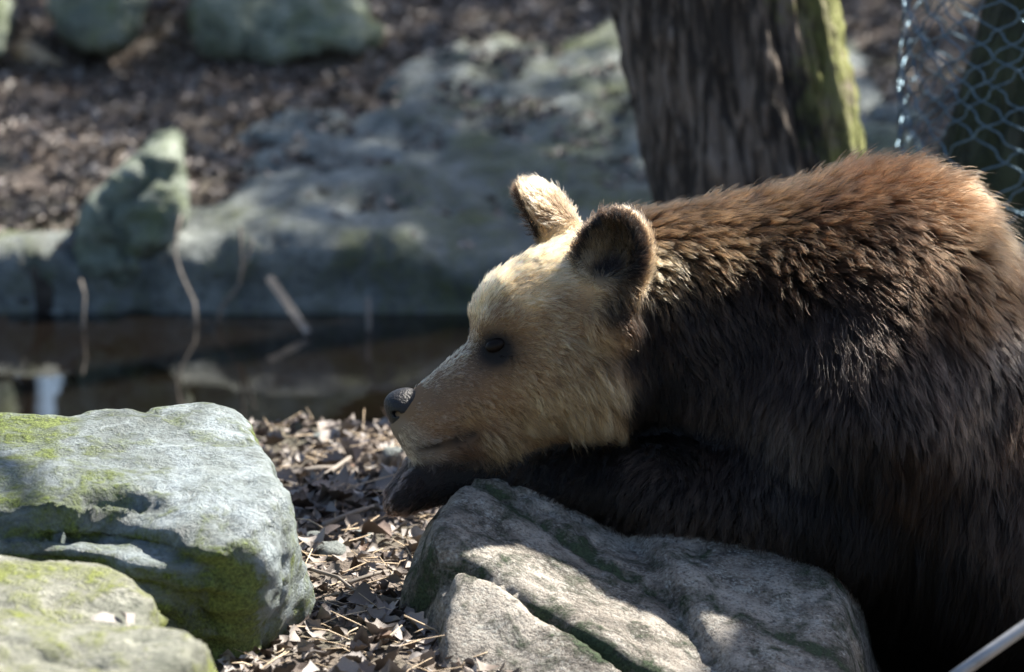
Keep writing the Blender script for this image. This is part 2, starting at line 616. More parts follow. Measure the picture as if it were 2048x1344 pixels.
build_rock('boulder', f_boulder, (-1.55, 7.1, -.3), (-.25, 8.2, .42), .0105, M['boulder'],
           'large blue-grey boulder with green algae beside the water, broad flat top', 'boulder', .014, 8, 3, .45, (1, 1.4, 2.6),
           lambda V, N: np.clip(.75 - N[:, 2], 0, 1) * np.where(V[:, 0] > -.40, .25, .55) + (.5 * np.clip((-.50 - V[:, 0]) / .25, 0, 1)) + .5 * np.exp(-((V[:, 0] + .43) / .05) ** 2) * (N[:, 2] < .6), 1, .03,
           strata=((.08, .35, .93), .05, .055, lambda V, N: np.clip((.985 - N[:, 2]) / .15, 0, 1) * np.clip((-.40 - V[:, 0]) / .08, .12, 1) * np.clip((7.6 - V[:, 1]) / .1, 0, 1)), crack=(3.2, .035, .010))


def f_slab_a(p):
    return planes(p, [((.05, -.22, .97), PT(150, 1222, 7.18)), ((.1, .9, .4), PT(150, 1165, 7.36)), ((.85, .2, .45), PT(298, 1225, 7.2)),
                      ((.95, -.2, -.2), PT(312, 1250, 7.18)), ((0, -1, .1), PT(150, 1290, 6.92)), ((-1, 0, 0), (-1.3, 7, 0)), ((0, 0, -1), (-.8, 7, -.15))], .04)


build_rock('flat_stone', f_slab_a, (-1.4, 6.75, -.2), (-.4, 7.55, .35), .013, M['slab'], 'pale mossy flat stone lying between the boulder and the lowest slab', 'stone',
           .014, 8, 11, .3, (1, 1.3, 2.2), lambda V, N: np.clip(.8 - N[:, 2], 0, 1), 1, .025,
           strata=((.05, .2, .97), .035, .018, lambda V, N: np.clip((.98 - N[:, 2]) / .2, .25, 1)), crack=(4, .05, .010))


def f_slab_b(p):
    f = planes(p, [((.04, -.16, .985), PT(200, 1285, 6.88)), ((.1, .93, .3), PT(200, 1250, 7.02)), ((.8, .25, .5), PT(355, 1245, 6.95)), ((.96, -.25, .0), PT(392, 1290, 6.88)),
                   ((.2, -.96, .05), PT(250, 1330, 6.72)), ((-1, 0, 0), (-1.3, 7, 0)), ((0, 0, -1), (-.8, 7, -.15))], .045)
    cr = np.abs((p - PT(60, 1300, 6.85)) @ np.array([.35, .93, .1]))
    return f + .012 * np.exp(-(cr / .008) ** 2) * (p[..., 0] < -.58)


build_rock('flat_stone', f_slab_b, (-1.4, 6.55, -.2), (-.3, 7.2, .32), .012, M['slab'], 'pale sunlit slab with a rounded end, lowest stone in front of the boulder', 'stone',
           .014, 8, 21, .25, (1, 1.3, 2.0), lambda V, N: np.clip(.75 - N[:, 2], 0, 1), 1, .025,
           strata=((.05, .2, .97), .04, .016, lambda V, N: np.clip((.98 - N[:, 2]) / .2, .2, 1)), crack=(3.5, .05, .010))


# the layered rock that carries the bear's forearm
RA = np.array([1.0, -.59, -.51]); RA /= np.linalg.norm(RA)          # the layers run down to the right, towards the viewer
RNRM = np.array([.36, -.25, 1.0]); RNRM /= np.linalg.norm(RNRM)
RP0 = PT(1150, 1074, 7.93)


def on_plane(u, v, n, q):
    dr = FW + RT * ((u - 1024) / FPX) + UP * ((672 - v) / FPX)
    return CAM + dr * (((q - CAM) @ n) / (dr @ n))


RE = np.cross(RNRM, RA); RE = RE if RE[1] < 0 else -RE              # across the layers, towards the viewer


def f_bear_rock(p):
    wv_ = .014 * fbm(p * 6, 2, 8)
    wob1 = wv_
    P1 = on_plane(1080, 1200, RNRM, RP0); P2 = on_plane(1270, 1165, RNRM, RP0)
    body = planes(p, [(RNRM, RP0), ((-.93, .05, .36), PT(873, 1050, 7.75)), ((-.6, .75, .3), PT(895, 985, 7.98)), ((.1, .97, .1), (0, 8.08, 0)),
                      (RE * .97 + RNRM * .05, P1 + RE * wob1[..., None] * 0), ((.45, -.85, .1), PT(1400, 1300, 7.22)), ((.93, -.2, .1), PT(1520, 1270, 7.5)), ((0, 0, -1), (0, 7.6, -.25))], .035)
    s2 = (p - P2) @ RE + wv_
    body = body + .016 * np.exp(-(s2 / .010) ** 2) + .010 * np.clip(s2 / .02, 0, 1) * (1 - np.clip(s2 / .3, 0, 1))
    back = planes(p, [((.18, -.25, .95), PT(1560, 1192, 7.85)), ((.93, -.1, .30), PT(1668, 1210, 7.75)), ((-.88, -.35, .1), PT(1400, 1200, 7.75)),
                      ((-.30, -.93, .15), PT(1640, 1250, 7.48)), ((0, 1, 0), (0, 8.05, 0)), ((0, 0, -1), (0, 7.6, -.3))], .035)
    body = smax(body, (p - P1) @ RE - wv_, .012)
    Q1 = P1 - RNRM * .012
    low = planes(p, [(RNRM, Q1), (RNRM * .86 + RE * .5, Q1 + RE * .03), ((-.95, -.04, .25), PT(922, 1200, 7.55)), (RE * .9 - RNRM * .35, PT(1060, 1335, 7.30)),
                     ((.9, -.3, .15), PT(1245, 1310, 7.38)), ((0, 0, -1), (0, 7.6, -.25))], .018)
    low = smax(low, -((p - P1) @ RE) + .020 + wv_ * 1.3, .012)
    fill = smax(planes(p, [(RNRM, P1 - RNRM * .065), ((-.95, .0, .25), PT(905, 1150, 7.6)), ((.9, -.3, .15), PT(1300, 1310, 7.45))], .01), np.abs((p - P1) @ RE) - .06, .01)
    low = smin(low, fill, .004)
    lee = planes(p, [((-.9, .1, .2), PT(848, 1100, 8.05)), ((.2, -.2, .95), PT(860, 1015, 8.05)), ((0, 1, 0), (0, 7.95, 0)), ((0, -1, 0), (0, 7.6, 0)), ((1, 0, 0), (-.05, 0, 0)), ((0, 0, -1), (0, 7.6, -.25))], .05)
    f = smin(body, back, .012)
    f = smin(f, low, .006)
    f = smin(f, lee, .01)
    return f


def moss_bear_rock(V, N):
    P1 = on_plane(1080, 1200, RNRM, RP0); P2 = on_plane(1270, 1165, RNRM, RP0)
    s1 = np.abs((V - P1) @ RE); s2 = np.abs((V - P2) @ RE)
    return np.clip(.5 - N[:, 2], 0, 1) * .5 + (.75 * np.exp(-(s1 / .028) ** 2) + .7 * np.exp(-(s2 / .018) ** 2)) * (.6 + .6 * vnoise(V * 16, 5))


build_rock('rock', f_bear_rock, (-.28, 6.95, -.32), (.66, 8.3, .38), .011, M['granite'], 'speckled grey layered rock under the bear\'s forearm', 'rock',
           .009, 14, 31, .3, (1, 1, 1), moss_bear_rock, 1, .018, crack=(6, .03, .008))


def poly_rock(polys, d, thick, h, mat, label, name='rock', k=.025, tilt=0.0, seed=1, amp=.03, amp0=.03, group=None, cat='rock'):
    """a stone whose face is given by convex outlines on the plane facing the viewer, with real depth behind it"""
    hs = []
    al = []
    for poly in polys:
        P = [PT(u, v, d) for u, v in poly]; al += P
        c = np.mean(P, 0); pl = []
        for i in range(len(P)):
            e = P[(i + 1) % len(P)] - P[i]
            n = np.cross(e, FW); n = n / np.linalg.norm(n)
            if n @ (P[i] - c) < 0: n = -n
            pl.append((n + FW * (.25 if n[2] < 0 else -.05), P[i]))
        pl.append((-FW + UP * tilt, c - FW * .02)); pl.append((FW, c + FW * thick))
        hs.append(pl)
    def fn(p):
        f = None
        for pl in hs:
            g = planes(p, pl, k)
            f = g if f is None else smin(f, g, k)
        return f
    al = np.array(al)
    lo = al.min(0) - .1 - np.array([0, thick * .3, thick * .4]); hi = al.max(0) + .1 + np.array([0, thick * 1.05, .0])
    return build_rock(name, fn, lo, hi, h, mat, label, cat, amp, 8, seed, .5, (1, 1, 1.6), None, 1, amp0, group, crack=(5, .06, .03))


poly_rock([[(330, 282), (352, 300), (368, 400), (360, 440), (310, 480), (200, 470), (165, 440), (270, 310)], [(165, 440), (260, 440), (285, 500), (240, 558), (180, 552), (158, 520)]],
          11.36, .34, .014, M['greenrock'], 'upright mossy green stone on the far bank, pointed at the top', tilt=.2, seed=5, amp=.045)
poly_rock([[(430, -90), (640, -90), (690, 0), (785, 50), (780, 92), (640, 108), (480, 112), (395, 108), (400, 40)]], 12.72, .6, .025, M['greenrock'],
          'long flat mossy stone high on the far bank with a dark gap beneath', tilt=.5, seed=6, amp=.06)
poly_rock([[(90, -90), (290, -90), (275, 20), (240, 95), (150, 98), (95, 50)]], 12.68, .5, .025, M['greenrock'], 'dark green rounded stone high on the far bank beside the long flat stone', tilt=.4, seed=8, amp=.06)
poly_rock([[(-90, -20), (10, -10), (24, 60), (10, 115), (-90, 120)]], 12.62, .4, .025, M['greenrock'], 'small mossy stone high on the bank behind the broken log', tilt=.4, seed=9)
poly_rock([[(1700, 300), (1730, 262), (1800, 255), (1850, 300), (1850, 400), (1700, 400)]], 11.7, .3, .02, M['greenrock'], 'low green stone between the thick trunk and the wire mesh', tilt=.5, seed=12)
poly_rock([[(1890, 60), (2000, 40), (2010, 130), (1950, 190), (1880, 150)]], 13.0, .3, .02, M['bankrock'], 'pale stone on the slope seen through the wire mesh', tilt=.5, seed=14)
poly_rock([[(1740, 225), (1790, 220), (1830, 240), (1800, 265), (1745, 262)]], 12.2, .2, .016, M['bankrock'], 'grey stone lying above the low green stone', tilt=.5, seed=15)


# smooth rock outcrop across the far bank
def outcrop_top(x, y):
    left = -.72 + .42 * sstep(11.7, 12.8, y)
    q = np.stack([x, y, 0 * x], -1)
    m = sstep(-.12, .16, x - left + .28 * fbm(q * 3.5, 4, 77)) * (1 - sstep(12.5, 13.1, y - .15 * x + .5 * fbm(q * 3, 4, 78))) * (1 - sstep(.9, 1.1, x))
    m = np.maximum(m, (1 - sstep(11.32, 11.62, y + .25 * fbm(q * 3, 3, 76))) * .85)
    top = height(x, y, False) * .9 + .19 * m - .15 + .05 * fbm(q * 2.2, 3, 79)
    ye = 11.10 + .16 * fbm(q * np.array([2.6, 0, 0]), 4, 75)
    return np.where(y < ye, top - 2.4 * np.clip(ye - y, 0, 1), top)


def f_outcrop(p):
    return (p[..., 2] - outcrop_top(p[:, :, 0, 0], p[:, :, 0, 1])[:, :, None]) * .8


build_rock('rock_outcrop', f_outcrop, (-2.6, 10.92, -.5), (1.3, 13.4, .9), .028, M['bankrock'], 'broad smooth grey-green rock outcrop sloping down to the pond', 'outcrop', .05, 5, 51, .5,
           (1, 1, 1.5), lambda V, N: .6 * vnoise(V * 2.2, 66), 1, .0, crack=(3, .06, .04))


# ------------------------------------------------------------------ the bear
# its frame: a to the right, b up the view, c away from the viewer (a rigid frame at D0)
BM = np.stack([RT, UP, FW], 0)


def bw(q):
    return CAM + FW * D0 + q @ BM


def B(u, v, c=0.0):
    k = (D0 + c) / FPX
    return np.array([(u - 1024) * k, (672 - v) * k, c])


LAT = np.array([-.25, .22, .94]); LAT /= np.linalg.norm(LAT)       # from the near to the far side of the head


def HM(u, v, l=0.0):
    """head: point on the mid plane under pixel (u, v), moved sideways by l (negative is the near side)"""
    return B(u, v, .075 + (u - 1150) / 1200 * .27) + LAT * l


def axes_from(x, y):
    x = np.asarray(x, float); x /= np.linalg.norm(x)
    y = np.asarray(y, float); y = y - x * (x @ y); y /= np.linalg.norm(y)
    return np.stack([x, y, np.cross(x, y)])


HFWD = np.array([-.80, -.42, -.36]); HFWD = HFWD - LAT * (HFWD @ LAT); HFWD /= np.linalg.norm(HFWD)
HUP = np.cross(LAT, HFWD); HUP = HUP if HUP[1] > 0 else -HUP
HMX = np.stack([HFWD, HUP, LAT])
# ears: centre, the way the cup opens, up
EARS = [(HM(1189, 488, -.118), np.array([-.50, .00, -.86]), np.array([.12, .98, .1])),
        (HM(1142, 472, .150), np.array([-.86, -.10, .42]), np.array([-.50, .80, .3]))]


def f_ear(p, i):
    c, ax, up = EARS[i]
    A = axes_from(up, ax)                # rows: up, open axis, side
    rr = (.082, .044, .070) if i == 0 else (.078, .040, .058)
    outer = sd_ell(p, c, rr, A)
    A1 = A[1]
    inner = sd_ell(p, c + A1 * .036 + A[0] * .006, (.060, .038, .050), A)
    e = smax(outer, -inner, .012)
    root = sd_cone(p, c - A[0] * .05 - A1 * .004, c - A[0] * .10 - A1 * .01, .034, .05)
    return smin(e, root, .03)


def f_head(p):
    f = sd_ell(p, HM(1098, 622), (.118, .098, .112), HMX)
    f = smin(f, sd_ell(p, HM(1036, 632), (.072, .076, .068), HMX), .03)
    f = smin(f, sd_ell(p, HM(1195, 612), (.12, .115, .125), HMX), .05)
    # muzzle
    q = p - LAT * ((p - HM(900, 790)) @ LAT)[..., None] * .12
    f = smin(f, sd_cone(q, HM(1005, 738), HM(848, 832), .070, .046), .035)
    f = smin(f, sd_cone(p, HM(828, 848), HM(835, 868), .040, .034), .02)
    # jaw, cheeks, ruff
    f = smin(f, sd_cone(p, HM(838, 892), HM(1010, 850), .019, .046), .012)
    f = smin(f, sd_cone(p, HM(1000, 822), HM(1150, 770), .058, .09), .04)
    for s in (-1, 1):
        f = smin(f, sd_ell(p, HM(1105, 730, s * .072), (.085, .075, .045), HMX), .04)
        f = smin(f, sd_ell(p, HM(1180, 745, s * .085), (.07, .080, .045), HMX), .04)
        f = smin(f, sd_cone(p, HM(968, 640, s * .042), HM(1005, 625, s * .060), .012, .016), .03)
        # eye socket
        f = smax(f, -sd_ell(p, HM(964, 675, s * .086), (.026, .016, .018), HMX), .015)
    for a, b2 in MOUTH:
        f = smax(f, -sd_cone(p, a, b2, .006, .006), .005)
    return f


def mouth_line():
    """points of the lip crease on the near cheek, found on the head's own surface, and their mirror image"""
    near = []
    for u, v in ((803, 897), (835, 899), (875, 894), (912, 883), (948, 867)):
        q = np.array([B(u, v, c) for c in np.linspace(-.3, .25, 400)])
        h = np.flatnonzero(f_head(q) < 0)
        if len(h): near.append(q[h[0]])
    far = [q - 2 * ((q - HM(900, 800)) @ LAT) * LAT for q in near]
    return [(a, b2) for ch in (near, far) for a, b2 in zip(ch[:-1], ch[1:])]


MOUTH = []
MOUTH = mouth_line()


def f_body(p):
    f = sd_ell(p, B(2250, 1030, .34), (.50, .37, .34))
    f = smin(f, sd_ell(p, B(1815, 558, .24), (.15, .165, .16)), .10)                       # hump
    f = smin(f, sd_ell(p, B(1930, 730, .28), (.18, .17, .21)), .08)
    f = smin(f, sd_ell(p, B(1700, 800, .16), (.24, .30, .22)), .12)                       # near shoulder
    f = smin(f, sd_ell(p, B(1660, 780, .48), (.24, .28, .18)), .12)                       # far shoulder
    f = smin(f, sd_cone(p, B(1290, 615, .16), B(1700, 600, .25), .155, .185), .10)          # neck
    f = smin(f, sd_cone(p, B(1300, 740, .16), B(1600, 800, .2), .14, .19), .08)            # throat
    f = smin(f, sd_cone(p, B(1700, 860, .08), B(1660, 1000, .06), .19, .125), .06)           # upper arm
    f = smin(f, sd_cone(p, B(1640, 1010, .06), B(1330, 980, .05), .105, .085), .04)         # forearm
    f = smin(f, sd_cone(p, B(1330, 980, .05), B(960, 945, .07), .085, .047), .03)
    f = smin(f, sd_cone(p, B(960, 945, .07), B(860, 955, .055), .046, .045), .02)           # wrist and paw
    f = smin(f, sd_cone(p, B(860, 956, .055), B(812, 990, .045), .044, .034), .02)
    for k, (u, v, c) in enumerate(((800, 1004, .0), (791, 1009, .03), (792, 1007, .063), (800, 1001, .095))):
        f = smin(f, sd_cone(p, B(830, 968, .05 + .03 * (k - 1.5)), B(u, v, c), .022, .019), .008)   # toes
    f = smin(f, sd_cone(p, B(1640, 1000, .5), B(1150, 960, .30), .10, .07), .05)             # far forearm, tucked under
    f = smin(f, sd_ell(p, B(2460, 1150, .14), (.26, .27, .19)), .08)                       # haunch
    f = smin(f, sd_cone(p, B(2360, 1330, .08), B(2200, 1380, .06), .085, .06), .05)          # hind foot
    f = smin(f, sd_ell(p, B(1900, 1010, .30), (.30, .26, .28)), .10)                        # chest and belly
    return f


def f_bear(p):
    f = smin(f_body(p), f_head(p), .035)
    for i in (0, 1):
        f = smin(f, f_ear(p, i), .015)
    return f


hB = .0085
p, org = grid_pts((-.24, -.74, -.22), (1.66, .34, .80), hB)
fv = f_bear(p)
BV, BQ = surface_nets(fv, org, hB)
del p, fv
BV = relax(BV, BQ, 1)
BN = vnormals(BV, BQ)
if ((BV - BV.mean(0)) * BN).sum() < 0:
    BQ = BQ[:, ::-1]; BN = -BN


def px_of(q):
    k = FPX / (D0 + q[:, 2])
    return np.stack([1024 + q[:, 0] * k, 672 - q[:, 1] * k], 1)


# coat control points: u, v, du, dv, length, lift, root colour, tip colour, reach
TAN, GOLD, PALE, DK, BRN, RUST, GREY, BLK = (.21, .125, .062), (.78, .58, .33), (.66, .55, .42), (.006, .004, .003), (.026, .014, .008), (.105, .055, .027), (.060, .045, .039), (.003, .0022, .002)
GLD2 = (.60, .41, .22)
BKT = (.155, .090, .044)
C_ = [
 (800, 800, 1, -.3, .006, .3, TAN, PALE), (850, 770, 1, -.5, .008, .25, TAN, GOLD), (905, 722, .9, -.5, .010, .25, TAN, GOLD),
 (940, 660, .8, -.8, .012, .3, TAN, GOLD), (940, 610, .5, -1, .014, .35, GOLD, GOLD), (985, 550, .8, -.7, .016, .35, GOLD, GOLD),  # pale forehead coat, lightened further to stand for sunlight on it
 (1050, 505, 1, -.4, .018, .35, GOLD, GOLD), (1110, 475, 1, -.2, .020, .4, GOLD, GOLD), (1150, 520, 1, -.1, .018, .3, GLD2, GOLD),
 (1060, 580, 1, -.2, .016, .25, GLD2, GOLD), (1010, 630, 1, -.5, .014, .25, TAN, GOLD), (1110, 620, 1, .2, .020, .25, TAN, GOLD),
 (840, 830, 1, .0, .009, .25, TAN, (.60, .48, .35)), (880, 790, 1, .1, .009, .2, (.17, .105, .06), (.42, .30, .19)), (930, 760, 1, .2, .011, .2, (.17, .105, .06), (.42, .30, .19)),
 (830, 870, .8, .4, .010, .25, (.26, .2, .15), PALE), (880, 860, .9, .3, .012, .25, TAN, PALE), (830, 895, .8, .5, .010, .3, (.24, .2, .16), (.62, .56, .48)),
 (960, 720, .9, .5, .009, .2, (.15, .09, .05), (.40, .28, .17)), (1000, 780, .8, .6, .018, .22, TAN, GLD2), (950, 840, .8, .6, .018, .25, TAN, GLD2),
 (1060, 700, 1, .4, .020, .22, TAN, GLD2), (1060, 820, .6, .8, .028, .28, TAN, GLD2), (1000, 890, .5, .8, .028, .35, RUST, GLD2), (940, 900, .7, .5, .016, .3, (.12, .075, .05), RUST),
 (1130, 760, .8, .6, .026, .28, TAN, GLD2), (1170, 690, 1, .5, .026, .28, TAN, GLD2), (1160, 840, .5, .9, .038, .35, TAN, GLD2), (1230, 850, .4, .9, .045, .35, TAN, GLD2),
 (1210, 760, .7, .8, .040, .35, TAN, GLD2), (1235, 700, .7, .8, .035, .3, (.12, .08, .05), TAN),
 (1248, 625, .5, .9, .03, .3, DK, BRN), (1262, 705, .4, 1, .035, .3, BLK, DK), (1275, 800, .3, 1, .035, .3, BLK, DK), (1290, 860, .4, .9, .035, .3, BLK, DK), (1200, 905, -.2, .9, .03, .3, BLK, DK), (1100, 925, -.5, .6, .025, .3, BLK, DK),
 (1290, 650, .4, 1, .040, .3, DK, BRN), (1290, 780, .3, 1, .045, .3, BLK, DK), (1380, 620, .5, 1, .045, .35, DK, GREY), (1340, 860, .6, .8, .04, .3, BLK, DK),
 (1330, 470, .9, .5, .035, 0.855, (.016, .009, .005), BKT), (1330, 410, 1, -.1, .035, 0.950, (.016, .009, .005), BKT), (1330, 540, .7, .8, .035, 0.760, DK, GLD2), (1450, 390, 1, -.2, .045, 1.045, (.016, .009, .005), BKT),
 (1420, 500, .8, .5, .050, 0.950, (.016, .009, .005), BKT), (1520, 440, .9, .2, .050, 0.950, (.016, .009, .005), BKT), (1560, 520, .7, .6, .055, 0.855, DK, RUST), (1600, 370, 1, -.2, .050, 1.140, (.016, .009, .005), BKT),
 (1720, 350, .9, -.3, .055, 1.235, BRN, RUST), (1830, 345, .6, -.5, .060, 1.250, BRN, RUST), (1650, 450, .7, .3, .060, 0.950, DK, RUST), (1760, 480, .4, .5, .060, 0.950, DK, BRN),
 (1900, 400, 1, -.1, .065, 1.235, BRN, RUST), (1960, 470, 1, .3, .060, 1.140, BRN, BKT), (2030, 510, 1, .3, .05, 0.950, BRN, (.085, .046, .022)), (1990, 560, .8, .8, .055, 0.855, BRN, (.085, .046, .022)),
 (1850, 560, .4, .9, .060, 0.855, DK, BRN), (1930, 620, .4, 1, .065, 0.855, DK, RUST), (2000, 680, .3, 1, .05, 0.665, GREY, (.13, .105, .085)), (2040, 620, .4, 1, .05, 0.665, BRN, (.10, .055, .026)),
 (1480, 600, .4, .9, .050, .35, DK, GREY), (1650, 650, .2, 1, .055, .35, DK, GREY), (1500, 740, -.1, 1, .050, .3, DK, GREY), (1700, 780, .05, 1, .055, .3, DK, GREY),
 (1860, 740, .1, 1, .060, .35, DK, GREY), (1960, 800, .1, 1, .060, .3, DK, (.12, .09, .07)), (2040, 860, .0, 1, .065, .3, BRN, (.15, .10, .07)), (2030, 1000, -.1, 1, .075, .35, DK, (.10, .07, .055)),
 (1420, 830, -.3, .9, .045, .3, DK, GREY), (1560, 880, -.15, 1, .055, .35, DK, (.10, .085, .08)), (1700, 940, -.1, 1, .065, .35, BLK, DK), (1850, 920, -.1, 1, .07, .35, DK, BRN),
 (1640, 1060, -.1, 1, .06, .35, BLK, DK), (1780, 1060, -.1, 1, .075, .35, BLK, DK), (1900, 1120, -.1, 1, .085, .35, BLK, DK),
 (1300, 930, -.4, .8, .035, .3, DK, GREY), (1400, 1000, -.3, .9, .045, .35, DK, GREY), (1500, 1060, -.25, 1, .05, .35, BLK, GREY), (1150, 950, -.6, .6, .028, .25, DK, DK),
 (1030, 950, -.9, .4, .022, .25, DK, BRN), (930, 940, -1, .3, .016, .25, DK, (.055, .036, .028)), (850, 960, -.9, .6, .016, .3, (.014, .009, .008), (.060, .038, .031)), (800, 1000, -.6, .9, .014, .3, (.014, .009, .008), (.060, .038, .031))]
CU = np.array([[r[0], r[1]] for r in C_], float); CD = np.array([[r[2], -r[3]] for r in C_], float)
CD /= np.linalg.norm(CD, axis=1)[:, None]
CLn = np.array([r[4] for r in C_]); CLf = np.array([r[5] for r in C_])
CR = np.array([r[6] for r in C_]); CT = np.array([r[7] for r in C_])
NF = [k for k, r in enumerate(C_) if r[0] == 1248][0]
ON_HEAD = np.array([k < NF or (r[0] < 1345 and r[1] < 890) for k, r in enumerate(C_)]); ON_BODY = np.array([k >= NF for k in range(len(C_))])


def coat(q, n):
    """comb direction, length, lift, root and tip colour at points q with normals n"""
    uv = px_of(q)
    uv = uv + np.stack([fbm(q * 14, 2, 71), fbm(q * 14, 2, 72)], 1) * 18
    d2 = ((uv[:, None, :] - CU[None]) ** 2).sum(-1)
    W = 1.0 / (d2 + 80.0) ** 2.1
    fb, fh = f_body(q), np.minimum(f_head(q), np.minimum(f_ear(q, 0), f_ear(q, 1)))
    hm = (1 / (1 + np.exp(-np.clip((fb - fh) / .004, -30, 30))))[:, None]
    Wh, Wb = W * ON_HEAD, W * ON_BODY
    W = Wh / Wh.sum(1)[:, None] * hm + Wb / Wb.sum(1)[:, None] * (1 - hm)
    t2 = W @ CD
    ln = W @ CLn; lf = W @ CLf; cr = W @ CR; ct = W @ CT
    t = np.concatenate([t2, np.zeros((len(q), 1))], 1)
    # surfaces turned up or away: fur also falls over the back
    t[:, 2] += .35 * np.clip(q[:, 2] - .2, -.2, .4)
    return t, ln, lf, cr, ct, uv


def ear_mask(q):
    return [f_ear(q, i) for i in (0, 1)]


def dress(q, n):
    t, ln, lf, cr, ct, uv = coat(q, n)
    # eye surround
    for e_ in (HM(970, 680, -.072), HM(970, 680, .072)):
        de = np.linalg.norm((q - e_) @ HMX.T / np.array([.037, .033, .05]), axis=1)
        g = np.clip(1.7 * np.exp(-de ** 2 * 1.2), 0, 1)[:, None]
        cr = cr * (1 - g) + g * np.array(BLK); ct = ct * (1 - g) + g * np.array((.016, .010, .008))
        ln = ln * (1 - .55 * g[:, 0])
    # lips
    for a_m, b_m in MOUTH:
        dl = sd_cone(q, a_m, b_m, .001, .001)
        g = np.exp(-(dl / .0065) ** 2)[:, None] * .98
        cr = cr * (1 - g) + g * np.array(DK); ct = ct * (1 - g) + g * np.array(DK)
        ln = ln * (1 - .5 * g[:, 0])
    for i in (0, 1):
        c, ax, up = EARS[i]
        A = axes_from(up, ax)
        fe = f_ear(q, i)
        loc = (q - c) @ A.T
        on = np.exp(-np.clip(fe, 0, 1) / .006) * (loc[:, 0] > -.06)
        inner = on * np.clip((n @ A[1] - .0) / .35, 0, 1)
        outer = on * (1 - np.clip((n @ A[1] - .0) / .35, 0, 1))
        k = np.clip((loc[:, 0] + .06) / .03, 0, 1)
        g = (inner * k)[:, None]
        cr = cr * (1 - g) + g * np.array(BLK); ct = ct * (1 - g) + g * np.array((.035, .022, .015))
        g = (outer * k)[:, None]
        cr = cr * (1 - g) + g * np.array((.16, .10, .055)); ct = ct * (1 - g) + g * (np.array((.80, .60, .38)) if i == 0 else np.array((.42, .29, .17)))  # near ear's tips painted paler to stand for its sunlit rim
        g = (on * k)
        ln = ln * (1 - g) + g * .020; lf = lf * (1 - g) + g * .55
        rad = A[0] * .7 + (loc[:, [0]] * A[0] + loc[:, [2]] * A[2]) / .06
        rad = rad / np.maximum(np.linalg.norm(rad, axis=1), 1e-6)[:, None]
        t = t * (1 - g[:, None]) + rad * g[:, None]
    t = t - n * (t * n).sum(1)[:, None]
    t = t / np.maximum(np.linalg.norm(t, axis=1), 1e-6)[:, None]
    return t, ln, lf, cr, ct, uv


_, _, _, cr_v, ct_v, _ = dress(BV, BN)
coatv = cr_v * .7
wv = bw(BV)
bc = np.array([wv[:, 0].mean(), wv[:, 1].mean(), wv[:, 2].min()])
bear = empty('bear', bc)
tag(bear, 'brown bear lying with its chin and forearm on the layered rock', 'bear')
body = add('body', mesh_np('body', wv - bc, BQ, M['skin'], attrs={'coat': coatv}), bear)


# nose pad
def f_nose(p):
    f = sd_ell(p, HM(806, 806), (.032, .024, .033), HMX)
    f = smin(f, sd_ell(p, HM(797, 818), (.020, .024, .030), HMX), .012)
    f = smin(f, sd_cone(p, HM(793, 832), HM(787, 866), .019, .011), .012)
    nf = np.array([-.88, -.43, -.20]); nf /= np.linalg.norm(nf)
    f = smax(f, (p - HM(767, 816)) @ nf, .010)
    for s in (-1, 1):
        f = smax(f, -sd_ell(p, HM(792, 818, s * .020), (.010, .007, .008), HMX), .006)
        f = smax(f, -sd_cone(p, HM(800, 824, s * .026), HM(822, 826, s * .036), .004, .003), .005)
    return f


c0 = HM(805, 815)
p, org = grid_pts(c0 - .06, c0 + .06, .0025)
NV, NQ = surface_nets(f_nose(p), org, .0025)
nn = vnormals(NV, NQ)
if ((NV - NV.mean(0)) * nn).sum() < 0: NQ = NQ[:, ::-1]
add('nose', mesh_np('nose', bw(NV) - bc, NQ, M['nose']), bear)
for s in (-1, 1):
    p, org = grid_pts(HM(974, 674, s * .060) - .024, HM(974, 674, s * .060) + .024, .002)
    EV, EQ = surface_nets(sd_ell(p, HM(974, 674, s * .060), (.0185, .0115, .0125), HMX), org, .002)
    nn = vnormals(EV, EQ)
    if ((EV - EV.mean(0)) * nn).sum() < 0: EQ = EQ[:, ::-1]
    add('eye', mesh_np('eye', bw(EV) - bc, EQ, M['eye']), bear)


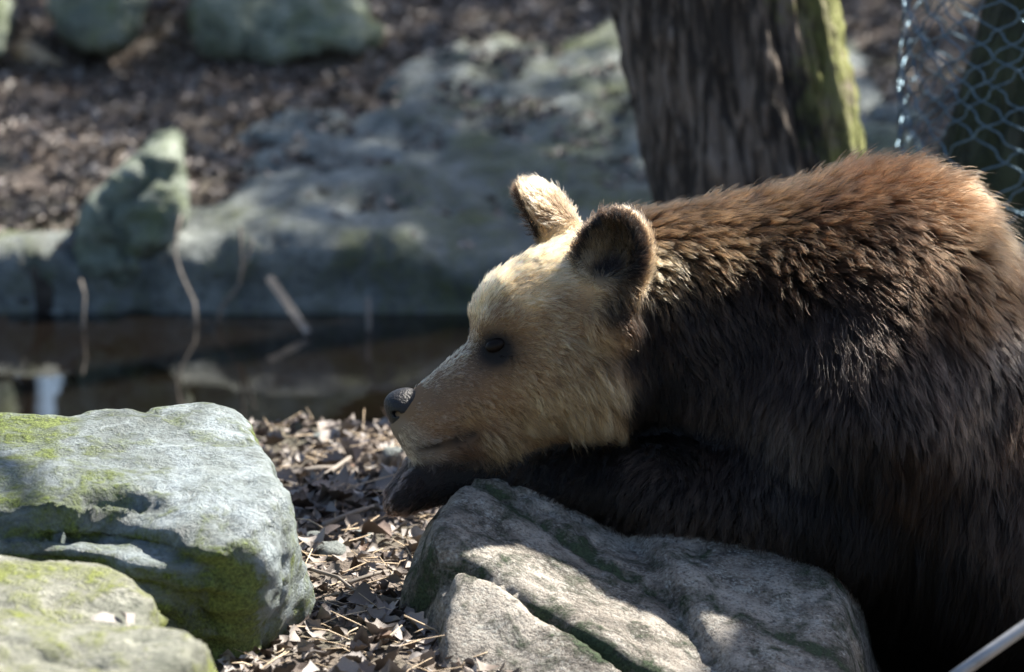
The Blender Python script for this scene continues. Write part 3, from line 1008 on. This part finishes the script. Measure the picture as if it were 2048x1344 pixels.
# fur: strands grown from the body surface, combed along the coat field
def make_fur(n_strands):
    K = 6
    T3 = np.concatenate([BQ[:, [0, 1, 2]], BQ[:, [0, 2, 3]]])
    a, b_, c_ = BV[T3[:, 0]], BV[T3[:, 1]], BV[T3[:, 2]]
    ar = np.linalg.norm(np.cross(b_ - a, c_ - a), axis=1) / 2
    cen = (a + b_ + c_) / 3
    uvc = px_of(cen)
    fn = np.cross(b_ - a, c_ - a); fn /= np.maximum(np.linalg.norm(fn, axis=1), 1e-12)[:, None]
    away = fn[:, 2] > .35                        # turned well away from the viewer: thinner growth, same coat
    dens = np.ones(len(cen))
    head = (uvc[:, 0] < 1260) & (uvc[:, 1] < 930) & (f_head(cen) < .02)
    dens[head] = 2.6
    dens[uvc[:, 0] > 2150] = .25
    dens[away] *= .22
    for a_m, b_m in MOUTH:
        dens[sd_cone(cen, a_m, b_m, .0055, .0055) < 0] = 0
    nose_d = f_nose(cen)
    dens[nose_d < .006] = 0
    for s in (-1, 1):
        dens[np.linalg.norm(cen - HM(974, 674, s * .060), axis=1) < .0165] = 0
    pr = ar * dens; pr /= pr.sum()
    ti = rng.choice(len(T3), n_strands, p=pr)
    r1 = np.sqrt(rng.random(n_strands)); r2 = rng.random(n_strands)
    wa, wb, wc = 1 - r1, r1 * (1 - r2), r1 * r2
    pos = a[ti] * wa[:, None] + b_[ti] * wb[:, None] + c_[ti] * wc[:, None]
    nor = BN[T3[ti, 0]] * wa[:, None] + BN[T3[ti, 1]] * wb[:, None] + BN[T3[ti, 2]] * wc[:, None]
    nor /= np.maximum(np.linalg.norm(nor, axis=1), 1e-9)[:, None]
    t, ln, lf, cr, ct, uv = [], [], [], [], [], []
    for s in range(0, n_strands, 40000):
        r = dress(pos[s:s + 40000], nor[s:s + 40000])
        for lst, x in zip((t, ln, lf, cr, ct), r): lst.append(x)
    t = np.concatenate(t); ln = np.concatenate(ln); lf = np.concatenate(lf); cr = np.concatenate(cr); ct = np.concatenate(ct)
    isaway = away[ti]
    ear = np.minimum(f_ear(pos, 0), f_ear(pos, 1)) < .008
    # tufts: strands lean towards the tip of their tuft
    nh = fbm(pos * 55, 2, 81); nh2 = fbm(pos * 55 + 40, 2, 82); big = fbm(pos * 9, 3, 83)
    side = np.cross(nor, t)
    tt = t + side * (nh * .45 + big * .45 + rng.normal(0, .12, n_strands))[:, None]
    tt /= np.linalg.norm(tt, axis=1)[:, None]
    lift = np.clip(lf * (1 + .5 * nh2 + .35 * big) + rng.normal(0, .10, n_strands), .06, 2.2)
    guard_ = rng.random(n_strands) < .14
    lift = np.where(guard_, lift * 1.25 + .06, lift)
    ln = np.where(head[ti] & ~ear, ln * 1.25, ln); lift = np.where(head[ti], lift * (1 + .5 * nh), lift)
    L = ln * (.70 + .4 * rng.random(n_strands)) * (1 + .25 * nh) * np.where(guard_, 1.35, 1.0)
    s_ = np.linspace(0, 1, K)
    P = np.zeros((n_strands, K, 3)); P[:, 0] = pos - nor * .002
    grav = np.array([0, -1.0, .19]) * .25
    for k in range(1, K):
        m = (k - .5) / (K - 1)
        d = nor * (lift * (1.25 - .9 * m))[:, None] + tt + grav * (m * np.clip(L / .06, 0, 1))[:, None]
        d /= np.linalg.norm(d, axis=1)[:, None]
        P[:, k] = P[:, k - 1] + d * (L / (K - 1))[:, None]
    pc = np.where(head[ti], 1 / 11., 1 / 19.)
    cidx = np.flatnonzero(rng.random(n_strands) < pc); nc = len(cidx)
    kd = kdtree.KDTree(nc)
    for i, j in enumerate(cidx): kd.insert(pos[j], i)
    kd.balance()
    own = np.array([kd.find(q)[1] for q in pos])
    ci = cidx[own]
    tipc = P[ci]                                   # strand of the tuft's centre
    wgt = (s_ ** 1.3)[None, :, None] * (np.clip(np.where(head[ti], .62, .62) + .35 * nh2, .1, .92) * np.clip(ln / .02, .5, 1) * np.where(ear, .25, 1.0))[:, None, None]
    sc_ = (L / np.maximum(L[ci], 1e-4))
    target = pos[ci][:, None, :] + (tipc - pos[ci][:, None, :]) * np.clip(sc_, .7, 1.3)[:, None, None]
    P = P * (1 - wgt) + target * wgt
    # fine waviness
    for k in range(2, K):
        P[:, k] += side * (rng.normal(0, .025, n_strands) * L)[:, None]
    var = (1 + .55 * fbm(pos[ci] * 200, 1, 91) + .25 * rng.normal(0, 1, n_strands))[:, None]
    var = np.clip(var, .3, 1.8)
    cr = np.clip(cr * var, .002, .8); ct = np.clip(ct * var, .003, .85)
    rad0 = np.where(head[ti], .00042, .00044) * np.where(isaway, 2.0, 1.0)
    rad = rad0[:, None] * np.array([1.0, 1.0, .95, .8, .55, .15])[None]
    hc = bpy.data.hair_curves.new('fur')
    hc.add_curves([K] * n_strands)
    Wp = bw(P.reshape(-1, 3)) - bc
    hc.position_data.foreach_set('vector', Wp.astype(np.float32).ravel())
    at = hc.attributes.get('radius') or hc.attributes.new('radius', 'FLOAT', 'POINT')
    at.data.foreach_set('value', rad.astype(np.float32).ravel())
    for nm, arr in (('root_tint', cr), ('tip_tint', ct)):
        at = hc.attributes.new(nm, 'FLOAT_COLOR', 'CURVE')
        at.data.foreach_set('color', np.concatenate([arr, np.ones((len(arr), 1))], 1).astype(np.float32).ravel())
    hc.materials.append(M['fur'])
    o = add('fur', hc, bear)
    return o


make_fur(320000)

# ------------------------------------------------------------------ trees in view
def trunk_mesh(p0, p1, r0, r1, zfine, seed, flare=.35, furrow=.016, moss_dir=(1, 0, 0), nfine=230, seg=170, straight=99.0):
    """furrowed trunk from p0 (ground) to p1; fine rows up to height zfine"""
    p0 = np.asarray(p0, float); p1 = np.asarray(p1, float)
    L = np.linalg.norm(p1 - p0)
    t = np.concatenate([np.linspace(0, zfine / L, nfine), np.linspace(zfine / L, 1, 30)[1:]])
    ax = (p1 - p0) / L
    x = np.cross([0, 1, 0], ax); x /= np.linalg.norm(x); y = np.cross(ax, x)
    th = np.linspace(0, 2 * math.pi, seg, endpoint=False)
    T, TH = np.meshgrid(t, th, indexing='ij')
    dirs = np.cos(TH)[..., None] * x + np.sin(TH)[..., None] * y
    hgt = T * L
    rad = (r0 + (r1 - r0) * T) * (1 + flare * np.exp(-hgt / .14))
    q = np.stack([np.cos(TH) * 2.6, np.sin(TH) * 2.6, hgt * 1.6], -1)
    wv_ = fbm(q, 3, seed) * .9
    q2 = np.stack([np.cos(TH) * 4.2 + wv_ * .7, np.sin(TH) * 4.2 + wv_ * .7, hgt * 1.9], -1)
    rid = 1 - 2 * np.abs(fbm(q2, 4, seed + 3, .55))
    q3 = np.stack([np.cos(TH) * 12, np.sin(TH) * 12, hgt * 22], -1)
    rad = rad + furrow * rid + .006 * fbm(q3, 3, seed + 6) + .02 * fbm(q * .6, 2, seed + 8)
    C = p0 + T[..., None] * L * ax + (fbm(np.stack([hgt * .9, hgt * 0, hgt * 0], -1), 2, seed + 12) * .02)[..., None] * x
    C = C - np.clip(hgt - straight, 0, 99)[..., None] * np.array([ax[0], ax[1], 0])
    V = C + dirs * rad[..., None]
    md = np.asarray(moss_dir, float); md /= np.linalg.norm(md)
    moss = np.clip(dirs @ md, 0, 1)
    nt_, ns = T.shape
    I = (np.arange(nt_ - 1)[:, None] * ns + np.arange(ns)[None, :])
    J = (np.arange(nt_ - 1)[:, None] * ns + (np.arange(ns)[None, :] + 1) % ns)
    F = np.stack([I, J, J + ns, I + ns], -1).reshape(-1, 4)
    return V.reshape(-1, 3), F, moss.ravel()


def limb_path(p, d, L, n=7, seed=0, droop=.1):
    g = np.random.default_rng(seed)
    P = [np.asarray(p, float)]; d = np.asarray(d, float); d /= np.linalg.norm(d)
    for i in range(n - 1):
        d = d + g.normal(0, .12, 3) + np.array([0, 0, -droop * .2 + .05]); d /= np.linalg.norm(d)
        P.append(P[-1] + d * L / (n - 1))
    return np.array(P)


def leaf_cards(c, r, n, size, g):
    """small folded leaf faces spread through an ellipsoid"""
    q = g.normal(0, 1, (n, 3)); q /= np.linalg.norm(q, axis=1)[:, None]
    P = np.asarray(c) + q * (g.random((n, 1)) ** .45) * np.asarray(r)
    a = g.normal(0, 1, (n, 3)); a /= np.linalg.norm(a, axis=1)[:, None]
    b2 = np.cross(a, g.normal(0, 1, (n, 3))); b2 /= np.linalg.norm(b2, axis=1)[:, None]
    s = (size * (.6 + .8 * g.random(n)))[:, None]
    V = np.stack([P - a * s, P + b2 * s * .45, P + a * s, P - b2 * s * .45], 1).reshape(-1, 3)
    return V, np.arange(4 * n).reshape(n, 4)


def finish_tree(root, base, limbs, crown, barkm, crownm=None):
    for i, (P, r0, r1) in enumerate(limbs):
        V, F = tube(P, np.linspace(r0, r1, len(P)), 8)
        add('limb', mesh_np('limb', V - base, F, barkm, attrs={'moss': np.zeros(len(V))}), root)
    if crown:
        V, F = merge(crown)
        o = add('crown', mesh_np('crown', V - base, F, crownm or M['crown'], smooth=False), root)


def gz(x, y):
    return float(height(np.array([x]), np.array([y]))[0])


a_, b_ = PT(1443, 0, 10.3), PT(1517, 400, 10.36)
dr = (a_ - b_) / (a_[2] - b_[2])
pb = b_ + dr * (-.12 - b_[2]); pt = b_ + dr * (6.5 - b_[2])
V, F, ms = trunk_mesh(pb, pt, .210, .15, 1.35, 301, .10, .036, (.95, .1, 0))
tr = empty('tree', pb)
tag(tr, 'thick furrowed tree trunk behind the bear\'s back, mossy on one edge', 'tree')
add('trunk', mesh_np('trunk', V - pb, F, M['bark'], attrs={'moss': ms}), tr)
limbs = []
for k in range(9):
    h = 3.6 + .33 * k; c = pb + dr * (h + .12)
    an = 2.4 * k + .5
    P = limb_path(c, (math.cos(an), abs(math.sin(an)) + .3, .7), 2.2 - .12 * k, 8, 40 + k); limbs.append((P, .055, .012))
    for j in (3, 5, 6):
        d2 = P[j] - P[j - 1]; limbs.append((limb_path(P[j], d2 / np.linalg.norm(d2) + np.array([.5 * (-1) ** j, .3, .3]), .9, 5, 80 + 9 * k + j), .018, .004))
finish_tree(tr, pb, limbs, None, M['bark'])

b_ = PT(2040, 400, 9.78); a_ = PT(2160, 0, 9.78)
dr = (a_ - b_) / (a_[2] - b_[2])
pb = b_ + dr * (-.12 - b_[2]); pt = b_ + dr * (5.2 - b_[2])
V, F, ms = trunk_mesh(pb, pt, .175, .12, 1.3, 401, .12, .013, (-.6, -.7, 0), 160, 130, straight=1.35)
t2 = empty('tree', pb)
tag(t2, 'dark leaning tree trunk inside the wire mesh', 'tree')
add('trunk', mesh_np('trunk', V - pb, F, M['bark2'], attrs={'moss': ms}), t2)
limbs = []
for k in range(6):
    c = pb + dr * 1.33 + np.array([0, 0, 1.9 + .35 * k]); an = -.6 + .5 * k
    limbs.append((limb_path(c, (math.cos(an) + .4, abs(math.sin(an)), .8), 1.6, 7, 140 + k), .04, .008))
finish_tree(t2, pb, limbs, None, M['bark2'])

# wire mesh guard round the leaning tree
gc = np.array([PT(2068, 300, 9.72)[0], PT(2068, 300, 9.72)[1], 0.0])
g0 = gz(gc[0], gc[1])
guard = empty('wire_mesh_guard', (gc[0], gc[1], g0))
tag(guard, 'blue-grey wire mesh guard wrapped around the dark leaning tree', 'mesh guard')
NW, HW = 22, 1.15
for fam in (-1, 1):
    for k in range(NW):
        P = []
        ns = 150
        for i in range(ns + 1):
            z = HW * i / ns
            turn = z * 5.25
            # wires cross in pairs, so each bends a little at every knot
            wig = .030 * math.sin(z / .04 * 2 * math.pi) + .02 * math.sin(z * 9 + k)
            an = 2 * math.pi * (k + .28 * math.sin(k * 7.3 + fam)) / NW + fam * (turn + wig) + .05 * math.sin(z * 6.1 + k * 1.7) + .03 * math.sin(z * 17 + k * 2.9)
            r = .285 - .022 * z + .006 * math.sin(3 * an) + fam * .0018 + .004 * math.sin(z * 30 + k)
            P.append((r * math.cos(an), r * math.sin(an), z + .004 * math.sin(k * 2.1 + z * 20)))
        V, F = tube(P, .0019, 5)
        add('wire', mesh_np('wire', V, F, M['wire']), guard)


# ------------------------------------------------------------------ trees out of view that shade the place and show in the water
def far_tree(name, label, x, y, h, r, nl, seed, cards=0, csize=.06, crown_lo=.5, spread=1.2, group=None, crownm=None):
    base = np.array([x, y, gz(x, y) - .05]); g = np.random.default_rng(seed)
    top = base + np.array([g.normal(0, .25), g.normal(0, .25), h])
    n = 9; P = base + (top - base) * np.linspace(0, 1, n)[:, None] + np.concatenate([[[0, 0, 0]], g.normal(0, .04, (n - 1, 3))])
    root = empty(name, base)
    tag(root, label, 'tree', group)
    V, F = tube(P, np.linspace(r, r * .35, n), 14)
    add('trunk', mesh_np('trunk', V - base, F, M['bark2'], attrs={'moss': np.zeros(len(V))}), root)
    limbs, crown = [], []
    for k in range(nl):
        f = crown_lo + (1 - crown_lo) * (k + .5) / nl
        c = base + (top - base) * f; an = 2.4 * k + g.random()
        Q = limb_path(c, (math.cos(an), math.sin(an), .45), spread * (1.15 - f * .5), 7, seed * 31 + k)
        limbs.append((Q, r * .28, r * .06))
        for j in (2, 3, 4, 5, 6):
            d2 = g.normal(0, 1, 3); d2[2] = abs(d2[2]) * .5
            T_ = limb_path(Q[j], d2, spread * .35, 4, seed * 57 + k * 7 + j)
            limbs.append((T_, r * .07, r * .02))
            if cards:
                crown.append(leaf_cards(T_[-1], (.28 * spread, .28 * spread, .2 * spread), cards, csize, g))
    # limbs joined to one mesh per tree: far and out of view, too small to tell apart
    V, F = merge([tube(Q, np.linspace(a0, a1, len(Q)), 6) for Q, a0, a1 in limbs])
    add('limbs', mesh_np('limbs', V - base, F, M['bark2'], attrs={'moss': np.zeros(len(V))}), root)
    if crown:
        V, F = merge(crown)
        add('crown', mesh_np('crown', V - base, F, crownm or M['crown'], smooth=False), root)
    return root


# an unseen evergreen added to shade the far bank and the bear's flank
ev = np.array([4.9, 15.2, gz(4.9, 15.2) - .05])
root = empty('evergreen_tree', ev)
tag(root, 'added unseen evergreen tree, boughs placed to shade the far bank and the bear', 'tree')
V, F = tube(ev + np.array([[0, 0, 0], [0, 0, 2], [.05, 0, 4], [0, .1, 6], [.05, .1, 8.5]]), [.30, .24, .2, .14, .05], 18)
add('trunk', mesh_np('trunk', V - ev, F, M['bark2'], attrs={'moss': np.zeros(len(V))}), root)
g = np.random.default_rng(5)
limbs, crown = [], []
SH = [  # point shaded on the ground, height of the bough above it, half sizes of the bough's spray, leaves
    ((.76, 7.60, .34), 4.6, (.19, .26, .18), 420), ((.93, 8.05, .58), 4.9, (.17, .17, .15), 55),  # boughs added to shade the bear's flank and back
    ((-.35, 11.5, 0), 5.4, (.45, .5, .3), 380), ((0.1, 11.4, 0), 5.2, (.6, .5, .3), 420), ((-.3, 12.1, .2), 5.6, (.7, .4, .3), 420),
    ((.7, 11.9, .2), 5.0, (.7, .5, .3), 420), ((-1.0, 12.4, .2), 5.8, (.35, .35, .3), 200), ((.1, 12.9, .3), 6.0, (.6, .4, .3), 300),
    ((1.2, 12.7, .3), 5.6, (.7, .5, .3), 380), ((-.7, 13.2, .35), 6.2, (.6, .35, .3), 300), ((-1.6, 11.6, 0), 5.4, (.5, .5, .3), 300), ((1.0, 11.2, 0), 5.0, (.5, .4, .3), 300),
    ((-.6, 12.6, .25), 5.6, (.5, .35, .3), 330), ((.6, 13.1, .35), 5.8, (.6, .4, .3), 330), ((-1.45, 13.0, .3), 6.0, (.5, .4, .3), 330), ((-.1, 13.4, .4), 6.2, (.7, .4, .3), 330)]
for (q, hh, rr, nl) in SH:
    c = np.array(q) + S * ((hh - q[2]) / S[2])
    st = ev + np.array([0, 0, min(hh + .3, 8)])
    mid = (st + c) / 2 + np.array([0, 0, .25])
    limbs.append((np.array([st, (st + mid) / 2 + [0, 0, .08], mid, (mid + c) / 2 + [0, 0, .06], c]), .06, .012))
    for k in range(7):
        an = g.random() * 6.28; e = c + np.array([math.cos(an) * rr[0], math.sin(an) * rr[1], g.normal(0, rr[2] * .4)])
        limbs.append((np.array([c - (c - mid) * .12, (c + e) / 2 + [0, 0, .04], e]), .012, .004))
    crown.append(leaf_cards(c, rr, nl, .055, g))
finish_tree(root, ev, limbs, crown, M['bark2'])

far_tree('evergreen_tree', 'dark evergreen tree high on the bank above the mossy stones', -.70, 18.2, 4.2, .16, 12, 21, 70, .07, .12, .75)
far_tree('evergreen_tree', 'dark evergreen tree high on the bank in line with the thick trunk', .25, 18.6, 4.6, .17, 13, 22, 70, .07, .12, .8)
far_tree('evergreen_tree', 'dark evergreen tree high on the bank above the wire mesh', 1.7, 18.4, 4.8, .17, 13, 24, 70, .07, .12, .85)
far_tree('bare_tree', 'bare dark tree at the top of the slope mirrored in the pond', -1.86, 18.0, 5.5, .05, 8, 23, 0, .07, .45, .9)
far_tree('bare_tree', 'bare tree with spreading twigs on the slope beyond the evergreens', -3.0, 20.0, 6.5, .14, 10, 26, 0, .07, .35, 1.3)
for k, (x, y, h, r, lb) in enumerate(((-1.55, 17.4, .30, .4, 'low brown-green bush at the top of the bank below the bare tree'), (-2.7, 17.6, .36, .55, 'low spreading bush beside the bare tree with spreading twigs'),
                                      (-.9, 17.0, .62, .45, 'low bush in front of the dark evergreens at the top of the bank'),
                                      (-1.0, 14.9, .55, .32, 'unseen dark bush added above the upright mossy stone to darken the pond reflection'), (-.4, 14.7, .62, .34, 'unseen dark bush added above the long flat stone to darken the pond reflection'),  # unseen bush row added to darken what the pond mirrors
                                      (.25, 14.8, .65, .36, 'unseen dark bush added above the rock outcrop to darken the pond reflection'), (-2.5, 14.7, .2, .34, 'very low dark bush added out of view on the slope beyond the broken log'),
                                      (.95, 14.9, .6, .36, 'dark bush added out of view on the slope behind the thick trunk'))):
    base = np.array([x, y, gz(x, y)]); g = np.random.default_rng(60 + k)
    root = empty('bush', base); tag(root, lb, 'bush')
    V, F = merge([tube(limb_path(base, (math.cos(a), math.sin(a), 1.1), h, 5, 200 + int(a * 10)), np.linspace(.015, .004, 5), 5) for a in np.linspace(0, 6, 9)])
    add('stems', mesh_np('stems', V - base, F, M['bark2'], attrs={'moss': np.zeros(len(V))}), root)
    V, F = merge([leaf_cards(base + np.array([g.normal(0, r * .5), g.normal(0, r * .4), h * (.3 + .5 * g.random())]), (.22, .22, .16), 90, .045, g) for _ in range(16)])
    V[:, 2] = np.maximum(V[:, 2], base[2] - .02)
    add('crown', mesh_np('crown', V - base, F, M['crown'], smooth=False), root)


# ------------------------------------------------------------------ leaves, twigs, stones on the ground
def leaf_template(seed, lobes=3, lsz=1.0):
    """lobed dry leaf lying along x, length 1: midrib fan, curled"""
    g = np.random.default_rng(seed)
    n = 4 * lobes + 2 if lobes else 10
    up_, dn = [], []
    for i in range(n + 1):
        t = i / n
        wdt = .34 * math.sin(math.pi * min(1, t * 1.02)) ** .7
        wdt *= (1 + .17 * math.sin(t * lobes * 2 * math.pi + .5)) if lobes else 1
        up_.append((t, wdt * (1 + g.normal(0, .08)))); dn.append((t, -wdt * (1 + g.normal(0, .08))))
    cu, cl, tw = g.normal(.3, .5), g.normal(.7, .9), g.normal(0, .8)
    V = []; F = []
    for (t, a), (_, bq) in zip(up_, dn):
        zc = cl * (t - .5) ** 2 * .8
        for yy in (a, 0, bq):
            V.append((t - .5, yy * (1 - .25 * abs(cu)), zc + cu * abs(yy) * 1.3 + tw * yy * (t - .5)))
    for i in range(n):
        o = 3 * i
        F += [(o, o + 1, o + 4, o + 3), (o + 1, o + 2, o + 5, o + 4)]
    V = np.array(V); V[:, 2] -= V[:, 2].min()
    return V, np.array(F)


TPL = [leaf_template(500 + k, (3, 2, 3, 0, 3, 2, 0, 3)[k]) for k in range(8)]
leaf_me = [mesh_np('fallen_leaf', V, F, M['leaf'], attrs={'tone': np.full(len(V), .12 * k)}) for k, (V, F) in enumerate(TPL)]
cnt = 0
g = np.random.default_rng(12)
while cnt < 290:
    y = 7.15 + 2.1 * g.random() ** 1.25
    x = -.46 + .42 * g.random()
    uu = 1024 + x / (y * 1.02) * FPX
    if y < 8.05 and (x < -.36 - .0 * y or x > -.13):
        continue
    o = bpy.data.objects.new('fallen_leaf', leaf_me[cnt % 8]); col.objects.link(o)
    o.location = (x, y, gz(x, y) + .004 + .014 * g.random())
    sz = .024 + .046 * g.random() ** 1.5
    o.scale = (sz, sz, sz)
    o.rotation_euler = (g.normal(0, .4), g.normal(0, .4), g.random() * 6.28)
    tag(o, *(('dry curled brown leaf lying deep between the boulder and the layered rock', 'leaf', 'leaves between the two rocks') if y < 8.1 else
             ('dry brown leaf lying on the near shore of the pond below the bear\'s muzzle', 'leaf', 'leaves on the near shore')))
    cnt += 1
for k, (u, v, z, lb) in enumerate(((215, 1243, .205, 'pale dry leaf caught between the two flat stones'), (248, 1238, .205, 'narrow dry leaf standing up between the two flat stones'))):
    o = bpy.data.objects.new('fallen_leaf', leaf_me[k + 3]); col.objects.link(o)
    o.location = on_z(u, v, z); o.scale = (.055, .04, .05); o.rotation_euler = (.3 + .6 * k, .2, .4 + k); tag(o, lb, 'leaf')


def scatter(name, xy, zf, smin_, smax_, seed):
    g = np.random.default_rng(seed); n = len(xy)
    small = np.stack([V[[0, 1, 2, 9, 10, 11, 18, 19, 20, len(V) - 3, len(V) - 2, len(V) - 1]] for V, _ in TPL])
    Fq = np.array([[3 * i + j, 3 * i + j + 1, 3 * i + j + 4, 3 * i + j + 3] for i in range(3) for j in (0, 1)])
    L = small[g.integers(0, 8, n)] * (smin_ + (smax_ - smin_) * g.random(n))[:, None, None]
    a = g.random(n) * 6.28; b2 = g.normal(0, .35, n); c2 = g.normal(0, .35, n)
    x, y, z = L[..., 0], L[..., 1], L[..., 2]
    x, z = x * np.cos(c2)[:, None] + z * np.sin(c2)[:, None], z * np.cos(c2)[:, None] - x * np.sin(c2)[:, None]
    y, z = y * np.cos(b2)[:, None] - z * np.sin(b2)[:, None], z * np.cos(b2)[:, None] + y * np.sin(b2)[:, None]
    x, y = x * np.cos(a)[:, None] - y * np.sin(a)[:, None], y * np.cos(a)[:, None] + x * np.sin(a)[:, None]
    V = np.stack([x + xy[:, :1], y + xy[:, 1:2], z + zf(xy[:, 0], xy[:, 1])[:, None] + .006], -1).reshape(-1, 3)
    F = (Fq[None] + (np.arange(n) * 12)[:, None, None]).reshape(-1, 4)
    return add(name, mesh_np(name, V, F, M['leaf'], attrs={'tone': np.repeat(g.random(n), 12)}))


g = np.random.default_rng(31)
xy = np.stack([-.9 + 1.9 * g.random(5200), 7.0 + 2.35 * g.random(5200)], 1)
xy = np.concatenate([xy, np.stack([-3 + 6.5 * g.random(9000), 5.5 + 3.6 * g.random(9000)], 1)])
xy = np.concatenate([xy, np.stack([.45 + 3 * g.random(5000), 9.0 + 2.2 * g.random(5000)], 1)])
tag(scatter('leaf_litter', xy, lambda x, y: height(x, y), .012, .04, 32), 'fine dry leaf litter covering the ground around the rocks', 'leaf litter', kind='stuff')


def bank_z(x, y):
    return np.maximum(height(x, y), outcrop_top(x, y))


xy = np.stack([-2.2 + 4.4 * g.random(26000), 11.2 + 3.2 * g.random(26000)], 1)
xy = np.concatenate([xy, np.stack([-6 + 12 * g.random(26000), 11.25 + 8 * g.random(26000) ** 1.3], 1)])
msk = fbm(np.concatenate([xy, xy[:, :1] * 0], 1) * 1.6, 3, 91)
onr = outcrop_top(xy[:, 0], xy[:, 1]) > height(xy[:, 0], xy[:, 1])
keep = (g.random(len(xy)) < np.where(onr, np.clip(.26 + 1.3 * msk + .45 * (xy[:, 1] < 11.75), .03, .8), np.clip(.75 + msk, .2, 1)))
tag(scatter('leaf_litter', xy[keep], bank_z, .016, .042, 33), 'dry leaf litter scattered over the far bank', 'leaf litter', kind='stuff')


def stick(name, pts, r0, r1, mat, label, cat='stick', seg=8, flat=None, group=None):
    V, F = tube(pts, np.linspace(r0, r1, len(pts)), seg)
    V, c = centred(V)
    o = add(name, mesh_np(name, V, F, mat)); o.location = c
    return tag(o, label, cat, group)


dB = 11.2
tw_ = empty('forked_twig', PT(445, 610, dB)); tb = PT(445, 610, dB)
tag(tw_, 'pale forked twig standing upright at the far edge of the pond', 'twig')
for nm, pts, r0, r1 in (('stem', [(436, 655), (440, 618), (462, 592), (478, 570), (482, 520), (480, 455)], .006, .004), ('fork', [(480, 560), (492, 520), (505, 480)], .005, .003)):
    P = np.array([PT(u, v, dB - .02 * i) for i, (u, v) in enumerate(pts)]); V, F = tube(P, np.linspace(r0, r1, len(P)), 8)
    add(nm, mesh_np(nm, V - tb, F, M['wood']), tw_)
stick('curved_root', [PT(u, v, 11.3 - .02 * i) for i, (u, v) in enumerate([(362, 430), (352, 470), (350, 510), (362, 550), (388, 605), (392, 660)])], .003, .0045, M['wood'], 'thin curved root hanging beside the upright mossy stone', 'root')
stick('mossy_stick', [PT(u, v, 11.15) for u, v in [(160, 560), (168, 590), (166, 625), (165, 672)]], .0045, .004, M['wood'], 'short dark stick standing in the water below the upright mossy stone')
stick('small_stake', [PT(u, v, 11.12) for u, v in [(735, 598), (737, 645), (738, 675)]], .006, .006, M['wood'], 'short stake standing at the water\'s far edge under the outcrop', 'stake')
# flat lath leaning into the water
P0, P1 = PT(538, 556, 11.25), PT(617, 668, 11.05)
ax = (P1 - P0) / np.linalg.norm(P1 - P0); sx = np.cross(ax, FW); sx /= np.linalg.norm(sx); sy = np.cross(ax, sx)
V = np.array([P + sx * a * .009 + sy * b2 * .004 for P in (P0, P1) for a, b2 in ((-1, -1), (1, -1), (1, 1), (-1, 1))])
F = np.array([(0, 1, 2, 3), (7, 6, 5, 4), (0, 4, 5, 1), (1, 5, 6, 2), (2, 6, 7, 3), (3, 7, 4, 0)])
V, c = centred(V)
o = add('wooden_lath', mesh_np('wooden_lath', V, F, M['wood'], smooth=False)); o.location = c
tag(o, 'pale flat wooden lath leaning into the pond at its far edge', 'lath')
# broken log on the bank
P = np.array([PT(48, 108, 12.85), PT(70, 122, 12.8), PT(115, 150, 12.75)])
stick('broken_log', P, .038, .040, M['palewood'], 'short pale broken log lying high on the far bank', 'log', 12)
# fine straw and bits of twig among the leaves
g = np.random.default_rng(77); parts = []
for k in range(320):
    x, y = -.48 + .5 * g.random(), 7.2 + 2.0 * g.random()
    an = g.random() * 6.28; L = .02 + .07 * g.random() ** 2
    d_ = np.array([math.cos(an), math.sin(an), g.normal(0, .25)]) * L
    c = np.array([x, y, gz(x, y) + .014])
    r = .0006 + .0009 * g.random()
    parts.append(tube([c - d_, c + g.normal(0, .007, 3), c + d_], [r, r, r * .6], 4))
V, F = merge(parts)
tag(add('straw_and_twig_bits', mesh_np('straw_and_twig_bits', V, F, M['palewood'])), 'fine straw and twig bits among the leaves between the rocks', 'debris', kind='stuff')
# debris between the rocks
for (u0, v0, u1, v1, r, lb) in ((648, 1040, 752, 1008, .006, 'pale broken stick lying across the litter below the bear\'s paw'), (590, 985, 700, 905, .005, 'thin stick lying on the sunny shore beside the boulder'),
                                (560, 935, 690, 918, .007, 'weathered stick at the crest of the near shore'), (690, 1150, 790, 1120, .004, 'thin dark twig on the litter beside the layered rock'),
                                (610, 1125, 720, 1170, .0035, 'fine twig lying over the leaves beside the boulder')):
    a_ = on_z(u0, v0, .02); b_ = on_z(u1, v1, .02)
    a_[2] = gz(a_[0], a_[1]) + .016; b_[2] = gz(b_[0], b_[1]) + .016
    m_ = (a_ + b_) / 2 + np.array([.01, .01, .004])
    stick('stick', [a_, m_, b_], r, r * .7, M['wood'], lb)


def pebble(u, v, r, seed, label):
    c = on_z(u, v, .01); c[2] = gz(c[0], c[1]) + r * .25
    g = np.random.default_rng(seed); rr = r * np.array([1.3, 1.0, .62]); A = np.array(Matrix.Rotation(g.random() * 3, 3, 'Z'))
    build_rock('pebble', lambda p: sd_ell(p, c, rr, A) + .12 * r * vnoise(p / r * 1.4, seed), c - r * 1.8, c + r * 1.8, r / 7, M['bankrock'], label, 'stone', r * .06, 1.0 / r, seed, amp0=0)


pebble(632, 1072, .024, 1, 'small grey stone beside the boulder\'s mossy corner')
pebble(655, 1098, .030, 2, 'larger grey stone touching the small stone beside the boulder')
pebble(640, 868, .020, 3, 'pale stone on the crest of the near shore')
pebble(720, 1062, .018, 4, 'small flat stone below the bear\'s paw')
pebble(790, 905, .028, 6, 'round dark stone on the shore under the bear\'s chin')

# pale metal rod in the corner below the bear
stick('metal_rod', [PT(1838, 1404, 7.02), PT(1990, 1296, 7.04), PT(2300, 1078, 7.08)], .0095, .0095, M['rod'], 'pale metal rod slanting up from the ground below the bear\'s belly', 'rod', 14)
